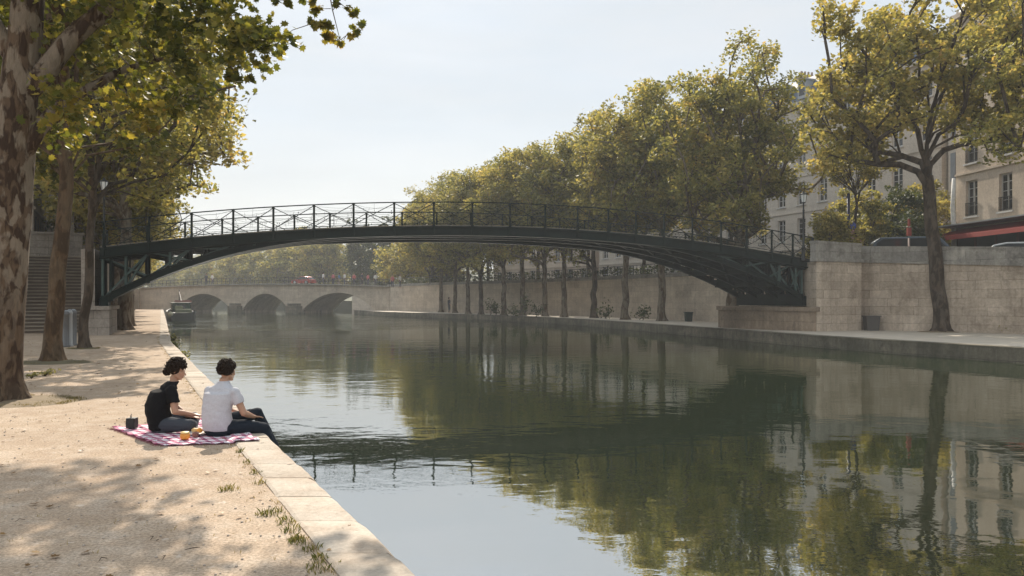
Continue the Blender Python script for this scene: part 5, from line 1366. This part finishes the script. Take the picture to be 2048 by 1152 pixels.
# --- person in the black shirt, cross-legged
def woman():
    f = Vector((.84, .54, 0)).normalized(); r_ = Vector((f.y, -f.x, 0)); Z = Vector((0, 0, 1))
    pel = Vector((-4.20, 9.60, .11)); waist = Vector((-4.235, 9.58, .27)); chest = Vector((-4.215, 9.60, .43)); sh = Vector((-4.135, 9.64, .555)); nk = Vector((-4.085, 9.67, .615)); hd = Vector((-4.055, 9.69, .735))
    up = Vector((.18, .10, 1)).normalized()
    shR, shL = sh+r_*.158-Z*.035, sh-r_*.158-Z*.035
    elR, wrR = Vector((-3.985, 9.46, .265)), Vector((-3.83, 9.64, .205))
    elL, wrL = Vector((-4.17, 9.93, .27)), Vector((-3.99, 9.84, .16))
    hR, hL = pel+r_*.09, pel-r_*.09
    knR, anR = Vector((-3.80, 9.46, .105)), Vector((-3.93, 9.80, .055))
    knL, anL = Vector((-3.98, 10.02, .11)), Vector((-3.85, 9.68, .055))
    b = MB()
    ring_loft(b, [(pel-Z*.05, r_, f, .10, .08), (pel, r_, f, .15, .10), (waist, r_, f, .12, .09), (chest, r_, f, .135, .09), (sh-Z*.03, r_, f, .115, .068), (sh+Z*.01, r_, f, .080, .055), (nk-Z*.02, r_, f, .055, .05), (nk, r_, f, .047, .047), (nk+Z*.04, r_, f, .045, .047), (hd-up*.05, r_, f, .042, .048)])
    at = head(b, hd, Vector((.97, .05, -.30)), up, .97)
    for s_, e_, w_ in ((shR, elR, wrR), (shL, elL, wrL)):
        b.cap(s_, e_, .047, .035, 12); b.cap(e_, e_+(w_-e_)*.4, .035, .034, 12); b.cap(e_+(w_-e_)*.4, w_, .034, .022, 12)
    hand(b, wrR, (wrR-elR)+Vector((.1, .05, 0)), (0, 0, -1), .95, .4, -1)
    hand(b, wrL, Vector((.95, .0, -.1)), (0, 0, -1), .95, .35, 1)
    for h_, k_, a_ in ((hR, knR, anR), (hL, knL, anL)):
        b.cap(h_, k_, .07, .05, 12); b.cap(k_, a_, .048, .034, 12)
    body = remesh('person', b, M['skin'], .0062, None, 3)
    props(body, 'person in a black t-shirt, curly hair tied at the nape, sitting cross-legged', 'person', 'two people on the picnic blanket')
    b = MB()
    ring_loft(b, [(pel-Z*.07-f*.01, r_, f, .155, .135), (pel+Z*.03-f*.02, r_, f, .165, .142), (waist-f*.01, r_, f, .168, .140), (waist+Z*.08, r_, f, .175, .142), (chest-f*.005, r_, f, .185, .138), (chest+Z*.065+f*.005, r_, f, .178, .118), (sh-Z*.035, r_, f, .164, .096), (sh+Z*.003, r_, f, .140, .084), (sh+(nk-sh)*.35, r_, f, .124, .080), (sh+(nk-sh)*.65, r_, f, .108, .078), (sh+(nk-sh)*.9, r_, f, .070, .066)], 28)
    for s_, e_ in ((shR, elR), (shL, elL)):
        m = s_+(e_-s_)*.60; b.sphere(s_-Z*.008, .066, 12, 8); b.tube([s_-(e_-s_)*.02, s_+(e_-s_)*.25, m], [.062, .070, .070], 14)
    remesh('t_shirt', b, cloth('black_cotton', (.010,.010,.011), 1, .010), .0075, body, 5, .0075, 6)
    b = MB()
    ring_loft(b, [(pel-Z*.11, r_, f, .12, .11), (pel-Z*.05, r_, f, .158, .13), (pel+Z*.04, r_, f, .150, .12)], 20)
    for h_, k_, a_ in ((hR, knR, anR), (hL, knL, anL)):
        m = h_+(k_-h_)*.5
        b.cap(h_, m, .092, .086, 14); b.cap(m, k_, .086, .072, 14); b.cap(k_, k_+(a_-k_)*.5, .066, .056, 14); b.cap(k_+(a_-k_)*.5, a_, .056, .046, 14)
    remesh('trousers', b, cloth('grey_blue_denim', (.058,.066,.080), .8), .0075, body, 3, .006, 2)
    for a_, dv in ((anR, Vector((-.04, .12, -.01))), (anL, Vector((.06, -.11, -.01)))):
        b = MB(); b.cap(a_, a_+dv, .036, .032, 10); remesh('shoe', b, simple('pale_shoe', (.4,.38,.35), .7), .008, body, 3)
    def ex(b, q):
        for i in range(70):      # bun at the nape
            d = Vector((q.gauss(0, 1), q.gauss(0, 1), q.gauss(0, 1))).normalized(); c = at(0, -.118, -.035)+d*.036
            ax = Vector((q.gauss(0, 1), q.gauss(0, 1), q.gauss(0, 1))).normalized(); u = ax.orthogonal().normalized(); v = ax.cross(u)
            b.tube([c+u*.014*math.cos(a)+v*.014*math.sin(a)+ax*.004*(a-3) for a in [k*.9 for k in range(8)]], [.007]*7+[.003], 5)
        b.sphere(at(0, -.115, -.035), .040, 10, 8)
        for i in range(14):      # loose strands round the face and nape
            p = at(q.uniform(-.05, .08), q.uniform(.02, .075), q.uniform(.05, .09)); 
            b.tube([p, p+Vector((q.uniform(-.01, .02), q.uniform(-.02, .02), -.02)), p+Vector((q.uniform(-.01, .035), q.uniform(-.02, .02), -.05))], [.006, .005, .002], 4)
    hair('hair', at, body, 12, 360, lambda d: (d.y < .25 and d.z > -.5) or (d.z > .18 and d.y < .9), .019, ex, lift=.022, k=.95)
woman()
# small distant strollers
skinny = {}
def far_person(key, h=1.72, top=(.3,.1,.1), bot=(.05,.05,.08), bag=False):
    Z = Vector((0, 0, 1)); b = MB(); s = h/1.75
    b.sphere((0, 0, 1.62*s), .105*s, 12, 8, sc=(.85, .95, 1.15)); b.cap((0, 0, 1.42*s), (0, 0, 1.54*s), .055*s, .05*s)
    b.cap((0, 0, .98*s), (0, 0, 1.32*s), .13*s, .15*s)
    b.cap((-.19*s, 0, 1.36*s), (-.24*s, .03, 1.08*s), .045*s, .038*s); b.cap((-.24*s, .03, 1.08*s), (-.22*s, -.10, .86*s), .036*s, .028*s); b.sphere((-.22*s, -.12, .80*s), .045*s)
    b.cap((.19*s, 0, 1.36*s), (.24*s, .02, 1.08*s), .045*s, .038*s); b.cap((.24*s, .02, 1.08*s), (.23*s, -.06, .84*s), .036*s, .028*s); b.sphere((.23*s, -.07, .78*s), .045*s)
    b.cap((-.09*s, 0, .95*s), (-.10*s, -.06, .50*s), .08*s, .055*s); b.cap((-.10*s, -.06, .50*s), (-.10*s, .08, .08*s), .052*s, .035*s); b.cap((-.10*s, .08, .05*s), (-.10*s, -.10, .04*s), .035*s, .03*s)
    b.cap((.09*s, 0, .95*s), (.10*s, .0, .50*s), .08*s, .055*s); b.cap((.10*s, .0, .50*s), (.10*s, -.05, .08*s), .052*s, .035*s); b.cap((.10*s, -.05, .05*s), (.10*s, -.20, .04*s), .035*s, .03*s)
    body = remesh('person', b, M['skin'], .018, None, 2)
    b = MB(); b.cap((0, 0, .98*s), (0, 0, 1.32*s), .155*s, .175*s); b.cap((-.17*s, 0, 1.37*s), (-.235*s, .03, 1.10*s), .066*s, .056*s); b.cap((.17*s, 0, 1.37*s), (.235*s, .02, 1.10*s), .066*s, .056*s)
    remesh('jacket', b, simple('jacket_'+key, top, .9), .018, body, 2)
    b = MB(); b.cap((-.09*s, 0, .95*s), (-.10*s, -.06, .50*s), .105*s, .075*s); b.cap((-.10*s, -.06, .50*s), (-.10*s, .07, .12*s), .07*s, .055*s); b.cap((.09*s, 0, .95*s), (.10*s, .0, .50*s), .105*s, .075*s); b.cap((.10*s, .0, .50*s), (.10*s, -.05, .12*s), .07*s, .055*s)
    remesh('trousers', b, simple('trousers_'+key, bot, .9), .018, body, 2)
    b = MB(); b.sphere((0, .025, 1.66*s), .112*s, 10, 8, sc=(.9, 1, 1.05)); remesh('hair', b, M['hair'], .018, body, 1)
    return body
ps = [far_person('rose', 1.7, (.50,.16,.16)), far_person('white', 1.75, (.65,.63,.60), (.10,.10,.12)), far_person('dark', 1.8, (.05,.05,.06), (.04,.04,.05)), far_person('blue', 1.66, (.12,.20,.32), (.25,.22,.18))]
pn_ = ['rose', 'white', 'dark', 'blue']
sp = [(405, 2), (417, 1), (640, 1), (660, 0), (672, 3), (683, 1), (702, 0), (718, 2), (730, 0), (745, 1)]
u_ = set()
for i, (px, k) in enumerate(sp):
    o = ps[k] if k not in u_ else copy_tree(ps[k]); u_.add(k)
    s = t2(px); q = A2+D2*s+N2*.8; o.location = (q.x, q.y, top2(s)+.01); o.rotation_euler = (0, 0, i*1.1)
    props(o, 'distant stroller in a %s top on the stone bridge, %s person from the left' % (pn_[k], ord_(i)), 'person', 'strollers on the stone bridge')
s = t2(571); q = A2+D2*s+N2*4.5; car((q.x, q.y, top2(s)), math.atan2(D2.y, D2.x), (.30,.04,.035), 'tiny red car crossing the distant stone bridge', 1.25, 3.3)
for i, (px, py, Y, k) in enumerate([(785, 0, 104, 0), (800, 0, 104, 1), (898, 0, 97, 2)]):
    o = copy_tree(ps[k]); X = (px-CX)/F*Y; o.location = (X, Y, UP_R-.24 if i < 2 else 0.0); o.rotation_euler = (0, 0, i)
    o.location = (X, Y, UP_R-.24) if i < 2 else ((898-CX)/F*93, 93, 0)
    props(o, ['distant walker in a rose top above the far right quay wall', 'distant walker in a white top above the far right quay wall', 'distant dark clothed walker among the farthest trunks on the right quay'][i], 'person')

# ------------------------------------------------------------------ picnic
c1_, c2_, c3_, c4_ = G(222, 857), G(320, 893), G(521, 886), Vector((-3.92, 10.75, 0))
t = NT('plaid_blanket'); uvv = t.co('UV')
sx = t.node('ShaderNodeSeparateXYZ'); t.link(uvv, sx.inputs[0])
def stripes(o, f, w_): 
    a = t.math('FRACT', t.math('MULTIPLY', o, f)); return t.math('LESS_THAN', a, w_)
a1, a2 = stripes(sx.outputs[0], 10, .42), stripes(sx.outputs[1], 10, .42)
f_ = t.math('MULTIPLY', t.math('ADD', a1, a2), .5)
c = t.ramp(f_, [(0, (.82,.76,.78)), (.5, (.60,.30,.38)), (1, (.30,.06,.13))], 'CONSTANT')
th1 = stripes(sx.outputs[0], 9, .06); th2 = stripes(t.math('ADD', sx.outputs[1], .03), 9, .06)
c = t.mix(t.math('MULTIPLY', t.math('MAXIMUM', th1, th2), .7), c, (.05,.03,.10))
t.set(col=c, rough=.95, spec=.1); t.bump(t.noise(t.pos(), 120, 3), .4, .003); M['plaid'] = t.m
nb_ = 46; b = MB(); vs, fs, uv = [], [], []
def bl(u, v): return (c1_*(1-u)+c2_*u)*(1-v)+(c4_*(1-u)+c3_*u)*v
for j in range(nb_+1):
    for i in range(nb_+1):
        u, v = i/nb_, j/nb_; p = bl(u, v)
        e = min(u, v, 1-u, 1-v)
        z = .008+.010*abs(mnoise.noise(Vector((p.x*5, p.y*5, 0))))+.012*max(0, mnoise.noise(Vector((p.x*12, p.y*9, 4))))
        if e < .03: z += .010*(1+math.sin(40*(u+v)))*.6; p += Vector((mnoise.noise(Vector((p.x*9, p.y*9, 8)))*.03, mnoise.noise(Vector((p.x*9, p.y*9, 12)))*.03, 0))
        vs.append((p.x, p.y, z+ (.02 if p.x > LE(p.y)-CW else 0)))
for j in range(nb_):
    for i in range(nb_):
        q = [(i, j), (i+1, j), (i+1, j+1), (i, j+1)]; fs.append(tuple(y*(nb_+1)+x for x, y in q)); uv.append([(x/nb_, y/nb_) for x, y in q])
b.add(vs, fs, True, uv); o = b.build('picnic_blanket', M['plaid']); m = o.modifiers.new('s', 'SOLIDIFY'); m.thickness = .006; m.offset = -1
props(o, 'red, white and purple chequered picnic blanket spread at the water edge', 'blanket')
q_ = random.Random(2)
for (A, B) in ((c1_, c2_), (c2_, c3_)):
    fr = MB()
    for k in range(60):
        p = A+(B-A)*(k+q_.random())/60; d = Vector(((B-A).y, -(B-A).x, 0)).normalized()
        fr.tube([p+Vector((0, 0, .012)), p+d*.02+Vector((0, 0, .010)), p+d*.045+Vector((q_.uniform(-.01, .01), 0, .004))], [.003, .003, .0015], 4)
    fr.build('fringe', simple('dark_red_fringe', (.22,.06,.08), .95), o)
bp_ = G(264, 859)
t = NT('black_box_plastic'); t.set(col=(.018,.019,.02), rough=.6); M['blk'] = t.m
r = thing('lantern_box', bp_+Vector((0, 0, .02)), 'small black box with a short wick standing on the blanket corner', 'box')
b = MB(); p = bp_+Vector((0, 0, .02)); b.add([p+Vector((sx_*w_, sy_*w_, z)) for w_, z in ((.052, 0), (.055, .06), (.052, .125)) for sx_, sy_ in ((-1,-1),(1,-1),(1,1),(-1,1))], [(3,2,1,0)]+[(i*4+k, i*4+(k+1) % 4, (i+1)*4+(k+1) % 4, (i+1)*4+k) for i in range(2) for k in range(4)]+[(8,9,10,11)])
bevel(b.build('case', M['blk'], r), .006); b = MB(); b.tube([p+Vector((-.01, 0, .12)), p+Vector((-.013, 0, .15)), p+Vector((-.006, 0, .175))], [.009, .007, .003], 7); b.build('wick', simple('grey_wick', (.25,.22,.2), .7), r)
pj = G(370, 882)+Vector((0, 0, .022))
r = thing('juice_jar', pj, 'squat orange jar with a white lid nearest the blanket front edge', 'jar')
b = MB(); b.lathe(pj, [(.040, 0), (.052, .01), (.055, .03), (.052, .058), (.045, .062)], 18); b.build('jar_body', simple('orange_glass', (.75,.30,.04), .25), r)
b = MB(); b.lathe(pj, [(.046, .063), (.048, .066), (.047, .078), (.042, .082)], 18); b.build('lid', simple('yellow_lid', (.70,.52,.20), .5), r)
pp = G(398, 872)+Vector((0, 0, .02))
b = MB(); b.lathe(pp, [(.05, 0), (.10, .012), (.128, .022), (.125, .025), (.095, .017), (.02, .010)], 24)
props(b.build('plate', simple('white_plate', (.75,.73,.70), .35)), 'white plate of pastries between the two people', 'plate')
def fruit(name, p, r0, col, label, cat, sc=(1, 1, 1)):
    b = MB(); b.sphere(p, r0, 12, 8, sc=sc)
    for i in range(len(b.v)):
        v = Vector(b.v[i]); n = mnoise.noise(v*30)*.006; b.v[i] = v+Vector((n, n, n))
    props(b.build(name, simple(name+'_'+cat+str(int(p.x*1000)), col, .5, var=.3, scale=20)), label, cat)
fruit('orange', pp+Vector((.02, -.03, .050)), .032, (.75,.32,.04), 'bright orange fruit at the near side of the plate', 'orange')
fruit('bread_roll', pp+Vector((-.05, .02, .045)), .035, (.62,.40,.16), 'golden bread roll on the left of the plate', 'bread', (1.4, .9, .75))
fruit('bread_roll', pp+Vector((.06, .04, .045)), .032, (.55,.33,.12), 'browner bread roll on the right of the plate', 'bread', (1.2, 1.0, .8))
fruit('apple', G(384, 866)+Vector((-.03, 0, .045)), .032, (.60,.12,.05), 'red apple lying left of the plate by the grey-blue knee', 'apple')
pc = G(385, 877)+Vector((.035, 0, .022))
b = MB(); b.lathe(pc, [(.028, 0), (.034, .02), (.038, .05), (.036, .05), (.030, .02), (.02, .006)], 16)
props(b.build('cup', simple('brown_cup', (.22,.10,.08), .5)), 'small brown cup right of the orange jar', 'cup')
# ------------------------------------------------------------------ grass, litter, weeds
def blades(cells, name, mat, h0, h1, wdt=.006, parent=None, **kw):
    """cells: (x, y, radius, count)"""
    V = []; rnd = random.Random(len(cells)*7+3)
    for x, y, rad, n in cells:
        for _ in range(n):
            a = rnd.random()*6.283; d = rad*math.sqrt(rnd.random()); bx_, by_ = x+d*math.cos(a), y+d*math.sin(a)
            h = rnd.uniform(h0, h1)*(1-.5*d/rad); la = rnd.random()*6.283; le = h*rnd.uniform(.2, .9); w_ = wdt*rnd.uniform(.6, 1.4)
            px_, py_ = -math.sin(la)*w_, math.cos(la)*w_; z0 = -.005
            m = (bx_+math.cos(la)*le*.35, by_+math.sin(la)*le*.35, h*.65)
            V += [(bx_-px_, by_-py_, z0), (bx_+px_, by_+py_, z0), (m[0]+px_*.7, m[1]+py_*.7, m[2]), (bx_+math.cos(la)*le, by_+math.sin(la)*le, h)]
    V = np.array(V); me = np_mesh(name, V, np.arange(len(V)).reshape(-1, 4), mat)
    return props(link_mesh(name, me), **kw)
gm_ = leaf_mat('grass_blade', [(0, (.05,.075,.02)), (.45, (.12,.13,.04)), (.75, (.28,.24,.09)), (1, (.40,.32,.16))], .3)
dry = leaf_mat('dry_grass', [(0, (.20,.15,.07)), (.5, (.36,.28,.14)), (1, (.45,.36,.20))], .2)
tufts = [(642, 1138, .11), (600, 1085, .08), (583, 1062, .07), (572, 1045, .09), (545, 1028, .10), (530, 1030, .07), (518, 968, .06), (512, 948, .06), (505, 925, .05), (460, 980, .08), (445, 982, .05), (640, 1120, .07), (590, 1080, .06), (500, 905, .04), (625, 1100, .07)]
cells = []
for x, y, r_ in tufts:
    p = G(x, y); cells.append((min(p.x, LE(p.y)-CW-.02), p.y, r_, int(900*r_*.55)))
blades(cells, 'grass', gm_, .025, .075, .0035, kind='stuff', label='small green tufts of grass growing against the coping stones', cat=None)
cells = []
q = random.Random(5)
for i in range(260):
    y = 4.3+q.random()**1.5*30; cells.append((LE(y)-CW-q.random()*.10, y, .04, 7))
for i in range(240):
    y = 4.5+q.random()*14; cells.append((LE(y)-CW-q.random()**1.4*5-.1, y, .05, 3))
blades(cells, 'dry_grass', dry, .01, .035, .003, kind='stuff', label='sparse dry grass along the inner side of the coping')
cells = []
for cx_, cy_, R_, n in ((G(18, 803).x, G(18, 803).y, .95, 260), (lt.x, lt.y, .75, 150), (l3.x, l3.y, .45, 60), (rt.x, rt.y, .8, 120)):
    for i in range(n):
        a = q.random()*6.283; d = R_*(.55+.45*q.random()); cells.append((cx_+d*math.cos(a)*1.15, cy_+d*math.sin(a)*.8, .08, 14))
blades(cells, 'grass', leaf_mat('ring_grass', [(0, (.07,.07,.02)), (.5, (.18,.15,.05)), (1, (.36,.28,.12))], .3), .02, .06, .005, kind='stuff', label='brown and mossy grass round the foot of the trees')
# mounds of earth at the tree feet
def mound(x, y, R_, h, mat, label):
    b = MB(); n = 28; m = 6; vs = []
    for j in range(m+1):
        for k in range(n):
            a = 6.283*k/n; rr_ = R_*j/m*(1+.15*mnoise.noise(Vector((math.cos(a)*1.5+x, math.sin(a)*1.5, y)))); z = h*(1-(j/m)**2)-.004*(j == m)
            vs.append((x+rr_*math.cos(a)*1.2, y+rr_*math.sin(a)*.85, z+.012*mnoise.noise(Vector((rr_*9, a*4, x)))*(j < m)))
    b.add(vs, [(j*n+k, j*n+(k+1) % n, (j+1)*n+(k+1) % n, (j+1)*n+k) for j in range(m) for k in range(n)], True)
    props(b.build('earth', mat), kind='structure')
em = simple('earth_round_tree', (.22,.165,.10), .95, var=.4, scale=6, bump=.01); ms = simple('mossy_earth', (.13,.11,.06), .95, var=.4, scale=6, bump=.01)
mound(G(18, 803).x, G(18, 803).y, .95, .05, em, ''); mound(lt.x, lt.y, .85, .06, ms, ''); mound(l3.x, l3.y, .45, .04, ms, ''); mound(rt.x, rt.y, .9, .08, em, '')
# fallen leaves and twigs
C = []
for i in range(420):
    y = 4.2+q.random()**1.3*26; x = LE(y)-.05-q.random()**1.2*(7+y*.2); C.append((x, y, .014))
lm = leaf_mat('fallen_leaf', [(0, (.08,.045,.02)), (.5, (.20,.11,.04)), (1, (.42,.26,.10))], .1)
me = leaf_cloud('fallen_leaves', np.array(C), .055, lm, LEAF12, 3.0); props(link_mesh('fallen_leaves', me), kind='stuff', label='scattered dry fallen leaves on the sandy quay')
b = MB()
for i in range(60):
    y = 4.4+q.random()**1.3*12; x = LE(y)-CW-.05-q.random()*5; a = q.random()*6.3; l_ = q.uniform(.012, .05)
    b.tube([(x, y, .006), (x+l_*math.cos(a), y+l_*math.sin(a), .012+q.random()*.008), (x+l_*1.9*math.cos(a+.4), y+l_*1.9*math.sin(a+.4), .005)], [.002, .0028, .0015], 4)
props(b.build('twigs', M['bark_dark']), kind='stuff', label='scattered twigs on the sandy quay')
b = MB()
for i in range(900):
    y = 4.2+q.random()**1.6*10; x = LE(y)-CW-.05-q.random()*6; s = q.uniform(.004, .011); b.sphere((x, y, s*.4), s, 5, 4, sc=(1, 1.2, .7))
props(b.build('pebbles', simple('pale_pebble', (.40,.34,.28), .9, var=.5, scale=30)), kind='stuff', label='small pale pebbles in the sand')
# green weeds near the big tree and hanging plants on the edge
def weed(name, loc, h, w_, n, label, mat='leaf', cat='plant', leaf=.05, group=None):
    loc = Vector(loc); r = thing(name, loc, label, cat, group); b = MB(); C = []; qq = random.Random(int(loc.x*100+loc.y*7))
    for i in range(max(5, n//14)):
        a = qq.random()*6.283; d = w_*qq.uniform(.2, 1); p1 = Vector((d*math.cos(a), d*math.sin(a), h*qq.uniform(.5, 1))); b.tube([(0, 0, 0), p1*.5+Vector((0, 0, h*.15)), p1], [.006, .005, .002], 4)
        for k in range(14): u = qq.uniform(.3, 1); C.append(p1*u+Vector((qq.gauss(0, .18*w_), qq.gauss(0, .18*w_), qq.gauss(0, .12*h)+.02)))
    link_mesh('stem', b.mesh('stem', M['bark_dark']), r); link_mesh('foliage', leaf_cloud('foliage', np.array(C), leaf, M[mat]), r)
weed('weed', G(63, 757), .10, .16, 90, 'small low weed on the sand just right of the huge trunk')
weed('weed', G(90, 752), .13, .28, 170, 'wider leafy weed on the sand between the first and second left trunks')
for i, (px, py, h, w_, lb) in enumerate([(981, 631, 1.6, 1.0, 'bushy weed at the wall foot under the seventh arch of trunks'), (992, 631, 1.3, .8, 'small bushy weed beside the bushier one at the far wall foot'), (1030, 633, 1.1, 1.1, 'low green shrub between two trunks of the right quay row'), (1050, 634, 2.2, .7, 'upright ivy clump at the foot of a right quay trunk'), (1073, 634, 1.3, .9, 'leafy shrub against the pale wall in the row middle'), (1212, 638, 1.3, 1.0, 'sparse shrub at the pale wall between two large trunks'), (1286, 641, 1.2, .9, 'thin weed clump left of the thick trunk near the green bin')]):
    p = G(px, py); weed('wall_shrub', p, h, w_, 150, lb, 'leaf_dark', 'shrub', .22)
for i, (px, py) in enumerate([(352, 682), (362, 700), (345, 672)]):
    p = G(px, py, 0); y = p.y; weed('edge_weed', (LE(y)+.08, y, -.45), .50, .28, 170, ['rushy green weed hanging off the left quay edge, nearest of three', 'middle rushy weed below the left quay edge', 'farthest rushy weed below the left quay edge'][[1, 0, 2][i]], 'leaf', 'plant', .10)
for i, (px, py) in enumerate([(1945, 664), (1975, 665), (2010, 667)]):
    weed('wall_weed', G(px, py), .35, .5, 110, ['low weed at the wall foot just right of the blue grey box', 'low weed at the wall foot between two others near the right border', 'low weed at the wall foot closest to the right border'][i], 'leaf', 'plant', .10)
